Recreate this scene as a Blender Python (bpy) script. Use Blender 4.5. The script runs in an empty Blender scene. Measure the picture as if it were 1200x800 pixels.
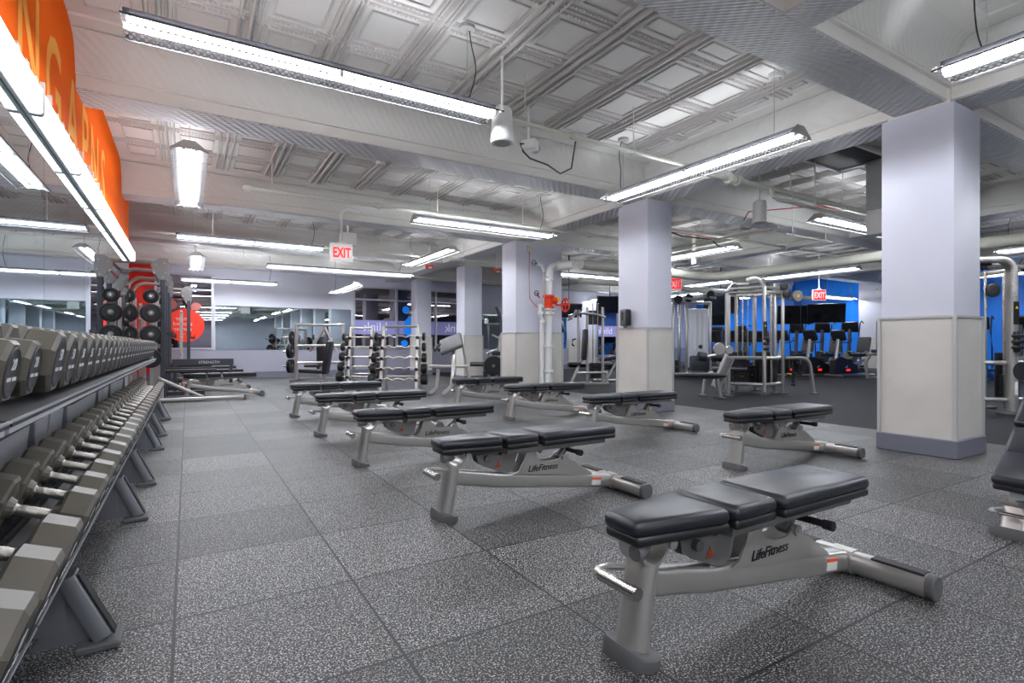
import bpy, bmesh, math, random
from mathutils import Vector, Matrix
random.seed(7)
SC = bpy.context.scene
COL = SC.collection
PI = math.pi
V = Vector

# ------------------------------------------------------------------ materials
def new_mat(name):
    m = bpy.data.materials.new(name); m.use_nodes = True
    nt = m.node_tree
    return m, nt, nt.nodes, nt.links, nt.nodes['Principled BSDF']
def srgb(c):
    return tuple(((x/255)/12.92 if x/255 <= .04045 else ((x/255+.055)/1.055)**2.4) for x in c) + (1,)
def mat(name, rgb, rough=.5, metal=0., bump=0., bscale=40., var=0., vscale=3., emit=None, estr=0., spec=.5, coat=0.):
    m, nt, N, L, p = new_mat(name)
    c = srgb(rgb)
    p.inputs['Base Color'].default_value = c
    p.inputs['Roughness'].default_value = rough
    p.inputs['Metallic'].default_value = metal
    p.inputs['Specular IOR Level'].default_value = spec
    p.inputs['Coat Weight'].default_value = coat
    tc = N.new('ShaderNodeTexCoord')
    if var:
        n = N.new('ShaderNodeTexNoise'); n.inputs['Scale'].default_value = vscale; n.inputs['Detail'].default_value = 5
        L.new(tc.outputs['Object'], n.inputs['Vector'])
        r = N.new('ShaderNodeValToRGB')
        r.color_ramp.elements[0].position = .3; r.color_ramp.elements[1].position = .7
        r.color_ramp.elements[0].color = tuple(x*(1-var) for x in c[:3])+(1,)
        r.color_ramp.elements[1].color = tuple(min(1, x*(1+var)) for x in c[:3])+(1,)
        L.new(n.outputs['Fac'], r.inputs['Fac']); L.new(r.outputs['Color'], p.inputs['Base Color'])
    if bump:
        n = N.new('ShaderNodeTexNoise'); n.inputs['Scale'].default_value = bscale; n.inputs['Detail'].default_value = 4
        L.new(tc.outputs['Object'], n.inputs['Vector'])
        b = N.new('ShaderNodeBump'); b.inputs['Strength'].default_value = bump; b.inputs['Distance'].default_value = .01
        L.new(n.outputs['Fac'], b.inputs['Height']); L.new(b.outputs['Normal'], p.inputs['Normal'])
    if emit:
        p.inputs['Emission Color'].default_value = srgb(emit); p.inputs['Emission Strength'].default_value = estr
    return m

def floor_mat(name, flecks, base, light, tiles=True):
    m, nt, N, L, p = new_mat(name)
    tc = N.new('ShaderNodeTexCoord')
    def math_(op, a, b=None, c=None):
        n = N.new('ShaderNodeMath'); n.operation = op
        for i, x in enumerate((a, b, c)):
            if x is None: continue
            if isinstance(x, (int, float)): n.inputs[i].default_value = x
            else: L.new(x, n.inputs[i])
        return n.outputs[0]
    sep = N.new('ShaderNodeSeparateXYZ'); L.new(tc.outputs['Object'], sep.inputs[0])
    n1 = N.new('ShaderNodeTexNoise'); n1.inputs['Scale'].default_value = 175; n1.inputs['Detail'].default_value = 2.5; n1.inputs['Distortion'].default_value = .6
    L.new(tc.outputs['Object'], n1.inputs['Vector'])
    r1 = N.new('ShaderNodeValToRGB'); e = r1.color_ramp.elements
    e[0].position = .535-.1*flecks; e[1].position = .625-.1*flecks
    e[0].color = srgb(base); e[1].color = srgb(light)
    L.new(n1.outputs['Fac'], r1.inputs['Fac'])
    col = r1.outputs['Color']
    n2 = N.new('ShaderNodeTexNoise'); n2.inputs['Scale'].default_value = .9; n2.inputs['Detail'].default_value = 3
    L.new(tc.outputs['Object'], n2.inputs['Vector'])
    f = math_('MULTIPLY_ADD', n2.outputs['Fac'], .5, .75)
    if tiles:
        u = math_('DIVIDE', math_('ADD', sep.outputs[0], .04), .625)
        v = math_('DIVIDE', math_('SUBTRACT', sep.outputs[1], 2.25), .628)
        fu, fv = math_('FLOOR', u), math_('FLOOR', v)
        cmb = N.new('ShaderNodeCombineXYZ'); L.new(fu, cmb.inputs[0]); L.new(fv, cmb.inputs[1])
        wn = N.new('ShaderNodeTexWhiteNoise'); wn.noise_dimensions = '2D'; L.new(cmb.outputs[0], wn.inputs['Vector'])
        f = math_('MULTIPLY', f, math_('MULTIPLY_ADD', wn.outputs['Value'], .75, .62))
        du = math_('ABSOLUTE', math_('SUBTRACT', u, math_('ROUND', u)))
        dv = math_('ABSOLUTE', math_('SUBTRACT', v, math_('ROUND', v)))
        d = math_('MINIMUM', du, dv)
        seam = math_('GREATER_THAN', d, .008)
        f = math_('MULTIPLY', f, math_('MULTIPLY_ADD', seam, .93, .07))
    mx = N.new('ShaderNodeMix'); mx.data_type = 'RGBA'; mx.blend_type = 'MULTIPLY'; mx.inputs['Factor'].default_value = 1
    L.new(col, mx.inputs['A']); L.new(f, mx.inputs['B'])
    L.new(mx.outputs['Result'], p.inputs['Base Color'])
    p.inputs['Roughness'].default_value = .48 if tiles else .7; p.inputs['Specular IOR Level'].default_value = .5 if tiles else .25
    b = N.new('ShaderNodeBump'); b.inputs['Strength'].default_value = .35; b.inputs['Distance'].default_value = .004
    L.new(n1.outputs['Fac'], b.inputs['Height']); L.new(b.outputs['Normal'], p.inputs['Normal'])
    return m

def ribbed_mat(name, rgb, kind, scale, strength, rough=.45):
    """painted sheet metal with a pressed pattern; kind = 'mesh' crosshatch or 'fold' slanting folds"""
    m, nt, N, L, p = new_mat(name)
    p.inputs['Base Color'].default_value = srgb(rgb); p.inputs['Roughness'].default_value = rough
    tc = N.new('ShaderNodeTexCoord'); mp = N.new('ShaderNodeMapping')
    L.new(tc.outputs['Object'], mp.inputs['Vector'])
    w = N.new('ShaderNodeTexWave'); w.wave_type = 'BANDS'; w.bands_direction = 'X'
    w.inputs['Scale'].default_value = scale; w.inputs['Distortion'].default_value = .6 if kind == 'mesh' else 3.5
    w.inputs['Detail'].default_value = 2
    L.new(mp.outputs[0], w.inputs['Vector'])
    h = w.outputs['Fac']
    if kind == 'mesh':
        mp.inputs['Rotation'].default_value = (0, 0, math.radians(38))
        w2 = N.new('ShaderNodeTexWave'); w2.bands_direction = 'Y'; w2.inputs['Scale'].default_value = scale*2.3; w2.inputs['Distortion'].default_value = .5
        L.new(mp.outputs[0], w2.inputs['Vector'])
        ad = N.new('ShaderNodeMath'); ad.operation = 'ADD'; L.new(h, ad.inputs[0]); L.new(w2.outputs['Fac'], ad.inputs[1]); h = ad.outputs[0]
    else:
        mp.inputs['Rotation'].default_value = (0, math.radians(35), math.radians(20))
    b = N.new('ShaderNodeBump'); b.inputs['Strength'].default_value = strength; b.inputs['Distance'].default_value = .02
    L.new(h, b.inputs['Height']); L.new(b.outputs['Normal'], p.inputs['Normal'])
    return m

def perforated_mat(name):
    m, nt, N, L, p = new_mat(name)
    p.inputs['Base Color'].default_value = srgb((58, 58, 61)); p.inputs['Roughness'].default_value = .4
    tc = N.new('ShaderNodeTexCoord')
    mp = N.new('ShaderNodeMapping'); mp.inputs['Scale'].default_value = (36, 36, 0); mp.inputs['Rotation'].default_value = (0, 0, PI/4)
    L.new(tc.outputs['Object'], mp.inputs['Vector'])
    fr = N.new('ShaderNodeVectorMath'); fr.operation = 'FRACTION'; L.new(mp.outputs[0], fr.inputs[0])
    sb = N.new('ShaderNodeVectorMath'); sb.operation = 'SUBTRACT'; L.new(fr.outputs[0], sb.inputs[0]); sb.inputs[1].default_value = (.5, .5, 0)
    ln = N.new('ShaderNodeVectorMath'); ln.operation = 'LENGTH'; L.new(sb.outputs[0], ln.inputs[0])
    lt = N.new('ShaderNodeMath'); lt.operation = 'LESS_THAN'; L.new(ln.outputs['Value'], lt.inputs[0]); lt.inputs[1].default_value = .37
    tr = N.new('ShaderNodeBsdfTransparent'); mx = N.new('ShaderNodeMixShader')
    L.new(lt.outputs[0], mx.inputs[0]); L.new(p.outputs[0], mx.inputs[1]); L.new(tr.outputs[0], mx.inputs[2])
    L.new(mx.outputs[0], N['Material Output'].inputs['Surface'])
    return m

def mirror_mat(name, rgb):
    m, nt, N, L, p = new_mat(name)
    p.inputs['Base Color'].default_value = srgb(rgb); p.inputs['Metallic'].default_value = 1; p.inputs['Roughness'].default_value = 0.0
    return m
def glass_mat(name, tint, gl):
    m, nt, N, L, p = new_mat(name)
    tr = N.new('ShaderNodeBsdfTransparent'); tr.inputs[0].default_value = srgb(tint)
    g = N.new('ShaderNodeBsdfGlossy'); g.inputs['Roughness'].default_value = .01; g.inputs['Color'].default_value = (.9, .85, .95, 1)
    mx = N.new('ShaderNodeMixShader'); mx.inputs[0].default_value = gl
    L.new(tr.outputs[0], mx.inputs[1]); L.new(g.outputs[0], mx.inputs[2]); L.new(mx.outputs[0], N['Material Output'].inputs['Surface'])
    return m
def emit_mat(name, rgb, s):
    m, nt, N, L, p = new_mat(name)
    e = N.new('ShaderNodeEmission'); e.inputs[0].default_value = srgb(rgb); e.inputs[1].default_value = s
    L.new(e.outputs[0], N['Material Output'].inputs['Surface'])
    return m
def plank_mat(name, rgb, sc):
    """painted wall with fine vertical boards"""
    m, nt, N, L, p = new_mat(name)
    p.inputs['Base Color'].default_value = srgb(rgb); p.inputs['Roughness'].default_value = .45
    tc = N.new('ShaderNodeTexCoord'); w = N.new('ShaderNodeTexWave'); w.bands_direction = 'Y'; w.inputs['Scale'].default_value = sc
    L.new(tc.outputs['Object'], w.inputs['Vector'])
    b = N.new('ShaderNodeBump'); b.inputs['Strength'].default_value = .15; b.inputs['Distance'].default_value = .02
    L.new(w.outputs['Fac'], b.inputs['Height']); L.new(b.outputs['Normal'], p.inputs['Normal'])
    return m
TUBE = 60.
K = dict(
 floor=floor_mat('rubber tile', .0, (17, 17, 18), (200, 199, 198)),
 floor2=floor_mat('rubber roll', -.5, (32, 32, 36), (68, 68, 74), False),
 ceil=mat('ceiling paint', (212, 210, 206), .55, bump=.25, bscale=14),
 tin=mat('tin ceiling paint', (192, 189, 185), .42, bump=.15, bscale=25),
 beam=mat('beam paint', (215, 213, 207), .45, bump=.3, bscale=9),
 fold=ribbed_mat('folded cove paint', (212, 211, 206), 'fold', 5., .22),
 soff=ribbed_mat('mesh soffit paint', (205, 205, 208), 'mesh', 4.4, .75),
 lilac=mat('lilac wall paint', (204, 206, 218), .5, var=.02),
 wains=mat('grey wainscot panel', (203, 200, 193), .4, var=.06, vscale=2.5, bump=.05),
 wtrim=mat('wainscot trim metal', (180, 181, 180), .35),
 base=mat('grey vinyl baseboard', (112, 114, 126), .5),
 walllow=mat('grey lower wall', (158, 159, 172), .5),
 orange=mat('orange wall paint', (246, 100, 2), .8, var=.03, spec=.1),
 letter=mat('light orange letter', (252, 168, 74), .8, spec=.1),
 red=mat('red wall paint', (226, 44, 20), .5),
 blue=plank_mat('blue wall paint', (6, 132, 246), 3.),
 white=mat('white enamel', (232, 233, 232), .35),
 offwhite=mat('cream pipe paint', (216, 216, 204), .4),
 dark=mat('outside darkness', (44, 36, 46), .8),
 mirror=mirror_mat('mirror silver', (204, 219, 223)),
 glass=glass_mat('shop glass', (150, 140, 150), .3),
 frame=mat('aluminium frame', (190, 192, 200), .35, .6),
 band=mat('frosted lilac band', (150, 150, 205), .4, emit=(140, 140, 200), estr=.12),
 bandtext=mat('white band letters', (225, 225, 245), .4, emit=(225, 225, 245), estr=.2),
 silver=mat('silver powder coat', (192, 190, 186), .3, .7, var=.04, vscale=6),
 silverd=mat('grey powder coat', (124, 124, 124), .4, .45),
 chrome=mat('chrome', (190, 188, 183), .26, 1.),
 knurl=mat('worn chrome grip', (206, 202, 194), .28, .95, bump=.3, bscale=300),
 vinyl=mat('black vinyl', (31, 33, 41), .36, bump=.04, bscale=160, spec=.6),
 vinyl2=mat('black vinyl side', (26, 26, 30), .42, spec=.6),
 rubber=mat('black rubber', (36, 36, 38), .55),
 rubberg=mat('grey rubber', (92, 93, 94), .55),
 plastic=mat('black plastic', (30, 30, 34), .4),
 head=mat('black urethane', (92, 87, 77), .42, var=.05, vscale=8, spec=.7),
 headend=mat('urethane end face', (44, 44, 47), .5),
 print=mat('white print', (215, 215, 215), .5),
 black=mat('black print', (14, 14, 15), .5),
 rack=mat('rack grey metal', (140, 142, 148), .34, .6, var=.08, vscale=4),
 rackp=mat('light grey sheet', (196, 198, 203), .4, .3),
 rackd=mat('charcoal metal', (66, 68, 76), .42, .35),
 iron=mat('black iron plate', (30, 30, 33), .42, .2),
 tube=emit_mat('fluorescent tube', (243, 247, 255), TUBE),
 lens=emit_mat('led lens', (248, 250, 255), 4.6),
 perf=perforated_mat('perforated reflector'),
 refl=mat('white reflector', (64, 64, 68), .35),
 warn=mat('orange warning', (236, 88, 24), .5),
 orangetri=mat('warning triangle', (150, 62, 34), .5),
 label=mat('white sticker', (225, 225, 222), .5),
 exitw=mat('exit sign face', (215, 217, 214), .4, emit=(220, 222, 220), estr=.25),
 exitr=mat('exit red', (240, 40, 44), .4, emit=(255, 40, 40), estr=1.2),
 exitf=mat('exit red panel', (225, 30, 40), .4, emit=(255, 30, 40), estr=.5),
 valve=mat('red valve paint', (232, 66, 28), .35),
 yellow=mat('yellow cap', (240, 190, 40), .4),
 screen=mat('tv screen', (22, 24, 34), .12, spec=.9),
 shroud=mat('pearl shroud', (206, 210, 222), .3),
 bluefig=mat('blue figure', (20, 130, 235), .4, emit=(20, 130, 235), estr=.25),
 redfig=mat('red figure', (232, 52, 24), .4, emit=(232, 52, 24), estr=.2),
 pinkfig=mat('faded red figure', (200, 110, 100), .4),
 steel=mat('galvanised steel', (176, 177, 174), .45, .3, var=.1),
 cream=mat('cream plastic', (214, 206, 184), .5),
 copper=mat('red wire', (170, 40, 34), .5),
)

# ------------------------------------------------------------------ mesh kit
def circ(r, n=10, ry=None):
    ry = r if ry is None else ry
    return [(r*math.cos(2*PI*i/n), ry*math.sin(2*PI*i/n)) for i in range(n)]
def rrect(w, h, r, n=3):
    out = []
    for cx, cy, a in ((w/2-r, h/2-r, 0), (-w/2+r, h/2-r, 90), (-w/2+r, -h/2+r, 180), (w/2-r, -h/2+r, 270)):
        for i in range(n+1):
            t = math.radians(a+90*i/n); out.append((cx+r*math.cos(t), cy+r*math.sin(t)))
    return out
def arc(c, r, a0, a1, n, plane='xz', k=0.):
    o = []
    for i in range(n+1):
        t = math.radians(a0+(a1-a0)*i/n); u, w = c[0]+r*math.cos(t), c[1]+r*math.sin(t)
        o.append((u, k, w) if plane == 'xz' else (k, u, w) if plane == 'yz' else (u, w, k))
    return o
class B:
    def __init__(s): s.bm = bmesh.new()
    def box(s, c, d, bev=0., seg=2, rz=0., ry=0., rx=0., taper=None):
        r = bmesh.ops.create_cube(s.bm, size=1.)
        vs = r['verts']
        for v in vs:
            x, y, z = v.co.x*d[0], v.co.y*d[1], v.co.z*d[2]
            if taper: y *= taper(v.co.x)
            v.co = (x, y, z)
        if bev:
            es = list({e for v in vs for e in v.link_edges})
            rb = bmesh.ops.bevel(s.bm, geom=es, offset=bev, segments=seg, profile=.5, affect='EDGES')
            vs = list({v for v in rb['verts']} | {v for f in rb['faces'] for v in f.verts})
            # the bevel returns only new geometry; gather the whole island
            seen = set(vs); st = list(vs)
            while st:
                v = st.pop()
                for e in v.link_edges:
                    o = e.other_vert(v)
                    if o not in seen: seen.add(o); st.append(o)
            vs = list(seen)
        M = Matrix.Translation(c) @ Matrix.Rotation(rz, 4, 'Z') @ Matrix.Rotation(ry, 4, 'Y') @ Matrix.Rotation(rx, 4, 'X')
        bmesh.ops.transform(s.bm, matrix=M, verts=vs)
        return s
    def sweep(s, pts, sec, up=(0, 0, 1), caps=True, closed=False, scales=None):
        pts = [V(p) for p in pts]; n = len(pts); rings = []
        up = V(up)
        for i, p in enumerate(pts):
            if closed: t = pts[(i+1) % n]-pts[i-1]
            elif i == 0: t = pts[1]-p
            elif i == n-1: t = p-pts[i-1]
            else: t = (pts[i+1]-p).normalized()+(p-pts[i-1]).normalized()
            t = t.normalized()
            side = up.cross(t)
            if side.length < 1e-3: side = V((0, 1, 0)).cross(t) if abs(t.y) < .9 else V((1, 0, 0)).cross(t)
            side.normalize(); nn = t.cross(side)
            k = scales[i] if scales else 1.
            # mitre: keep the section's width at bends
            m = 1.
            if 0 < i < n-1 or closed:
                a = (pts[(i+1) % n]-p).normalized(); m = 1/max(.5, a.dot(t))
            rings.append([s.bm.verts.new(p+side*(x*k)+nn*(y*k*(m if abs(nn.dot(up)) > .3 or True else 1))) for x, y in sec])
        rng = range(n if closed else n-1); q = len(sec)
        for i in rng:
            a, b = rings[i], rings[(i+1) % n]
            for j in range(q):
                s.bm.faces.new((a[j], a[(j+1) % q], b[(j+1) % q], b[j]))
        if caps and not closed:
            s.bm.faces.new(rings[0][::-1]); s.bm.faces.new(rings[-1])
        return s
    def tube(s, pts, r, n=8, **k): return s.sweep(pts, circ(r, n), **k)
    def cyl(s, a, b, r, n=12, r2=None):
        return s.sweep([a, b], circ(1, n), scales=[r, r if r2 is None else r2])
    def ring(s, c, R, r, axis='z', n=20, m=6):
        pts = []
        for i in range(n):
            t = 2*PI*i/n; u, w = R*math.cos(t), R*math.sin(t)
            pts.append(V(c)+V((u, w, 0) if axis == 'z' else (u, 0, w) if axis == 'y' else (0, u, w)))
        upv = {'z': (0, 0, 1), 'y': (0, 1, 0), 'x': (1, 0, 0)}[axis]
        return s.sweep(pts, circ(r, m), up=upv, closed=True)
    def lathe(s, c, prof, axis='z', n=20):
        """prof: (radius, distance along the axis); open ends are capped"""
        rings = []
        for r, h in prof:
            rg = []
            for i in range(n):
                t = 2*PI*i/n; u, w = r*math.cos(t), r*math.sin(t)
                rg.append(s.bm.verts.new(V(c)+V((u, w, h) if axis == 'z' else (h, u, w) if axis == 'x' else (w, h, u))))
            rings.append(rg)
        for a, b in zip(rings, rings[1:]):
            for j in range(n): s.bm.faces.new((a[j], a[(j+1) % n], b[(j+1) % n], b[j]))
        s.bm.faces.new(rings[0][::-1]); s.bm.faces.new(rings[-1])
        return s
    def washer(s, prof, n=28):
        rings = []
        for r, h in prof: rings.append([s.bm.verts.new((r*math.sin(2*PI*i/n), h, r*math.cos(2*PI*i/n))) for i in range(n)])
        for a, b in zip(rings, rings[1:]+rings[:1]):
            for j in range(n): s.bm.faces.new((a[j], a[(j+1) % n], b[(j+1) % n], b[j]))
        return s
    def prism(s, prof, k0, k1, plane='xz'):
        f = {'xz': lambda u, w, k: (u, k, w), 'yz': lambda u, w, k: (k, u, w), 'xy': lambda u, w, k: (u, w, k)}[plane]
        a = [s.bm.verts.new(f(u, w, k0)) for u, w in prof]; b = [s.bm.verts.new(f(u, w, k1)) for u, w in prof]
        q = len(prof)
        for j in range(q): s.bm.faces.new((a[j], a[(j+1) % q], b[(j+1) % q], b[j]))
        s.bm.faces.new(a[::-1]); s.bm.faces.new(b)
        return s
    def quad(s, *p):
        s.bm.faces.new([s.bm.verts.new(q) for q in p]); return s
def tag(o, label=None, cat=None, group=None, kind=None):
    if label: o['label'] = label
    if cat: o['category'] = cat
    if group: o['group'] = group
    if kind: o['kind'] = kind
    return o
def obj(name, b, m, parent=None, loc=(0, 0, 0), rz=0., label=None, smooth=True, ang=35):
    me = bpy.data.meshes.new(name)
    bmesh.ops.recalc_face_normals(b.bm, faces=b.bm.faces)
    b.bm.to_mesh(me); b.bm.free()
    if smooth:
        me.shade_smooth(); me.set_sharp_from_angle(angle=math.radians(ang))
    me.materials.append(m)
    o = bpy.data.objects.new(name, me); COL.objects.link(o)
    o.location = loc; o.rotation_euler = (0, 0, rz)
    if parent: o.parent = parent
    if label: o['label'] = label
    return o
def thing(name, label, cat, loc=(0, 0, 0), rz=0., group=None):
    o = bpy.data.objects.new(name, None); COL.objects.link(o); o.empty_display_size = .1
    o.location = loc; o.rotation_euler = (0, 0, rz)
    return tag(o, label, cat, group)
def struct(name, b, m, parent=None, **k):
    o = obj(name, b, m, parent, **k)
    if not parent: o['kind'] = 'structure'
    return o
def dup(root, loc, rz=None, label=None, group=None, scale=None):
    r = root.copy(); COL.objects.link(r); r.location = loc
    if rz is not None: r.rotation_euler.z = rz
    if label: r['label'] = label
    if group: r['group'] = group
    if scale: r.scale = (scale,)*3
    for ch in list(root.children):
        c = ch.copy(); COL.objects.link(c); c.parent = r
        for g in list(ch.children):
            d = g.copy(); COL.objects.link(d); d.parent = c
    return r
_txt = {}
def text_obj(name, body, size, m, parent, M, ext=.002, shear=0., align='CENTER', space=1., bold=0.):
    key = (body, size, ext, shear, align, m.name, space, bold)
    if key not in _txt:
        cu = bpy.data.curves.new('lettering', 'FONT'); cu.body = body; cu.size = size; cu.extrude = ext; cu.shear = shear
        cu.align_x = align; cu.space_character = space; cu.space_line = .9; cu.offset = bold; cu.resolution_u = 3
        t = bpy.data.objects.new('lettering', cu); COL.objects.link(t)
        dg = bpy.context.evaluated_depsgraph_get(); dg.update()
        me = bpy.data.meshes.new_from_object(t.evaluated_get(dg)); me.name = 'lettering'
        bpy.data.objects.remove(t); bpy.data.curves.remove(cu)
        me.materials.clear(); me.materials.append(m); _txt[key] = me
    o = bpy.data.objects.new(name, _txt[key]); COL.objects.link(o)
    o.matrix_local = M
    if parent: o.parent = parent
    o.matrix_local = M
    return o
def basis(o, x, y):
    """matrix whose text x axis runs along x and text up along y"""
    x = V(x).normalized(); y = V(y).normalized(); z = x.cross(y)
    M = Matrix((x, y, z)).transposed().to_4x4(); M.translation = V(o); return M
ORD = ['first', 'second', 'third', 'fourth', 'fifth', 'sixth', 'seventh', 'eighth', 'ninth', 'tenth', 'eleventh', 'twelfth', 'thirteenth', 'fourteenth', 'fifteenth',
       'sixteenth', 'seventeenth', 'eighteenth', 'nineteenth', 'twentieth']
ORD += ['twenty-'+x for x in ORD[:9]] + ['thirtieth']
# ------------------------------------------------------------------ setting
ZC, ZB = 3.53, 3.10                      # ceiling and beam underside
X0, X1, Y0, YB = -.80, 21.0, -13.0, 17.6   # mirror wall, far right wall, wall behind the camera, back wall
XR, YR = -2.6, 10.3                      # recess beyond the mirrors
struct('floor', B().quad((XR, Y0, 0), (6.8, Y0, 0), (6.8, YB, 0), (XR, YB, 0)), K['floor'])
struct('floor_rubber_roll', B().quad((6.8, Y0, 0), (X1, Y0, 0), (X1, YB+2.5, 0), (6.8, YB+2.5, 0)), K['floor2'])
struct('ceiling', B().quad((XR, Y0, ZC), (XR, YB+2.5, ZC), (X1+.2, YB+2.5, ZC), (X1+.2, Y0, ZC)), K['ceil'])
BY = [-5.-.0, -1.36, 2.25, 5.86, 9.46, 13.06, 16.66]
BX = [5.87, 11.4, 16.9]
# pressed tin ceiling: one field per bay, ribs along the room and beaded bands across
PX, PXO = .645, 2.36
def tin_field(y0, ylines, y1, xa, xb):
    b = B()
    z = ZC
    xs = [PXO+PX*k for k in range(-8, 40) if xa+.1 < PXO+PX*k < xb-.1]
    for x in xs:                            # five close ribs
        for dx, w, h in ((-.078, .024, .026), (-.043, .012, .014), (0, .036, .034), (.043, .012, .014), (.078, .024, .026)):
            b.prism([(x+dx-w/2, z), (x+dx-w/4, z-h), (x+dx+w/4, z-h), (x+dx+w/2, z)], y0, y1, 'xz')
    for yl in ylines:                       # beaded bands
        for dy, w, h in ((-.05, .026, .01), (.05, .026, .01), (0, .03, .014)):
            b.prism([(yl+dy-w/2, z), (yl+dy-w/4, z-h), (yl+dy+w/4, z-h), (yl+dy+w/2, z)], xa, xb, 'yz')
        if y1 < 9.3 and xa < 6:
            n = int((xb-xa)/.036)
            for i in range(n):
                x = xa+.036*(i+.5)
                for dy in (-.05, .05):
                    a = [b.bm.verts.new((x+u*.012, yl+dy+w*.012, z-.008)) for u, w in ((-1, -1), (1, -1), (1, 1), (-1, 1))]
                    t = b.bm.verts.new((x, yl+dy, z-.026))
                    for j in range(4): b.bm.faces.new((a[j], a[(j+1) % 4], t))
    # raised inner frame on each panel
    ys = [y0]+list(ylines)+[y1]
    xs2 = [xa]+xs+[xb]
    for a, c in zip(ys, ys[1:]):
        for p, q in zip(xs2, xs2[1:]):
            if c-a < .3 or q-p < .3: continue
            m = .135
            for (u0, v0, u1, v1) in ((p+m, a+m, p+m+.016, c-m), (q-m-.016, a+m, q-m, c-m), (p+m, a+m-.012, q-m, a+m), (p+m, c-m, q-m, c-m+.012)):
                b.box(((u0+u1)/2, (v0+v1)/2, z-.004), (abs(u1-u0), abs(v1-v0), .022))
    return b
nb = 0
for k in range(1, 6):
    c = BY[k]
    y0, y1 = c+.62, c+3.6-.62
    yl = [c+1.03, c+1.68, c+2.37]
    for xa, xb in ((X0, 5.3), (6.45, 10.85), (12., 16.3)):
        if k < 2 and xa > 11: continue
        nb += 1
        struct('ceiling_tin_panels', tin_field(y0, yl, y1, xa, xb), K['tin'], smooth=False)
# beams: bottom flange, cornice and coved sides
def cove_profile(c, half=.21):
    h = half
    p = [(c-h, ZB), (c-h, ZB+.10), (c-h-.025, ZB+.105), (c-h-.025, ZB+.125)]
    for i in range(7):
        t = i/6*PI/2; p.append((c-h-.03-.20*(1-math.cos(t)), ZB+.13+.27*math.sin(t)))
    p += [(c-h-.36, ZC-.012), (c-h-.38, ZC+.001)]
    q = [(2*c-u, w) for u, w in p[::-1]]
    return p+q
def beam(name, c, a0, a1, plane, half=.21):
    b = B(); b.prism(cove_profile(c, half), a0, a1, plane)
    o = struct(name, b, K['beam'], ang=25)
    s = B()
    if plane == 'yz': s.box(((a0+a1)/2, c, ZB-.004), (a1-a0, half*2-.03, .012))
    else: s.box((c, (a0+a1)/2, ZB-.0045), (half*2-.03, a1-a0, .012))
    obj('ribbed_soffit', s, K['soff'], o)
    for sg in (-1, 1):
        f = B(); pr = []
        for i in range(7):
            t = i/6*PI/2; pr.append((c+sg*(half+.027+.20*(1-math.cos(t))), ZB+.132+.262*math.sin(t)))
        pts = [pr[i] for i in range(7)]
        off = [(u+sg*.006, w-.005) for u, w in pts]
        f.prism(pts+off[::-1], a0, a1, plane)
        obj('folded_cove', f, K['fold'], o, ang=60)
    return o
for y in [-12.15, -8.56, -4.96]+BY[1:]: beam('ceiling_beam', y, X0 if y < YR else XR, X1, 'yz')
for x in BX:
    beam('ceiling_beam', x, Y0, YB, 'xz')
beam('ceiling_beam', 3.42, Y0, 2.05, 'xz', .16)
# columns
def column(x0, x1, y0, y1):
    c = struct('column', B().box(((x0+x1)/2, (y0+y1)/2, 1.53), (x1-x0, y1-y0, 3.06), .006), K['lilac'])
    obj('capital', B().box(((x0+x1)/2, (y0+y1)/2, 3.12), (x1-x0-.08, y1-y0-.08, .16)), K['beam'], c)
    w = B(); w.box(((x0+x1)/2, (y0+y1)/2, .69), (x1-x0+.024, y1-y0+.024, 1.06))
    obj('wainscot', w, K['wains'], c)
    t = B()
    for x in (x0-.012, x1+.012):
        for y in (y0-.012, y1+.012): t.box((x, y, .68), (.032, .032, 1.08), .006, 1)
    for y in (y0-.014, y1+.014): t.box(((x0+x1)/2, y, 1.222), (x1-x0+.05, .02, .02))
    for x in (x0-.014, x1+.014): t.box((x, (y0+y1)/2, 1.222), (.02, y1-y0+.05, .02))
    obj('corner_trim', t, K['wtrim'], c)
    obj('vinyl_base', B().box(((x0+x1)/2, (y0+y1)/2, .08), (x1-x0+.07, y1-y0+.07, .16), .008, 1), K['base'], c)
    return c
for a in ((5.6, 6.15, 1.98, 2.54), (5.64, 6.13, 5.59, 6.2), (5.64, 6.78, 9.2, 9.75), (6.26, 6.78, 12.8, 13.3), (6.27, 6.77, 16.3, 16.8), (5.6, 6.15, -1.62, -1.07), (5.6, 6.15, -5.2, -4.65), (5.6, 6.15, -8.8, -8.25)): column(*a)
# walls
struct('wall_left', B().box((X0-.1, (Y0+YR)/2, ZC/2), (.2, YR-Y0, ZC)), K['walllow'])
struct('wall_recess', B().box((XR-.1, (YR+YB)/2, ZC/2), (.2, YB-YR+.2, ZC)), K['red'])
struct('wall_recess_return', B().box(((XR+X0)/2-.1, YR-.1, ZC/2), (X0-XR-.2, .2, ZC)), K['red'])
o = struct('wall_left_orange_band', B().box((X0+.004, (Y0+YR)/2, (2.44+ZC)/2), (.012, YR-Y0, ZC-2.44)), K['orange'])
M_ = lambda y, z: basis((X0+.012, y, z), (0, 1, 0), (0, 0, 1))
for ch, y, sz in (('I', 3.45, .92), ('N', 4.12, .92), ('G', 4.80, .92), ('A', 5.5, .92), ('P', 6.1, .92), ('N', 6.7, .92), ('S', 7.3, .92)):
    text_obj('painted_letter', ch, sz, K['letter'], o, M_(y, 2.45) @ Matrix.Scale(.8, 4, (1, 0, 0)), .001, bold=.012)
struct('wall_front', B().box((9.2, Y0-.1, ZC/2), (24, .2, ZC)), K['lilac'])
struct('wall_right', B().box((X1+.1, (Y0+YB)/2, ZC/2), (.2, YB-Y0+5, ZC)), K['lilac'])
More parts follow.
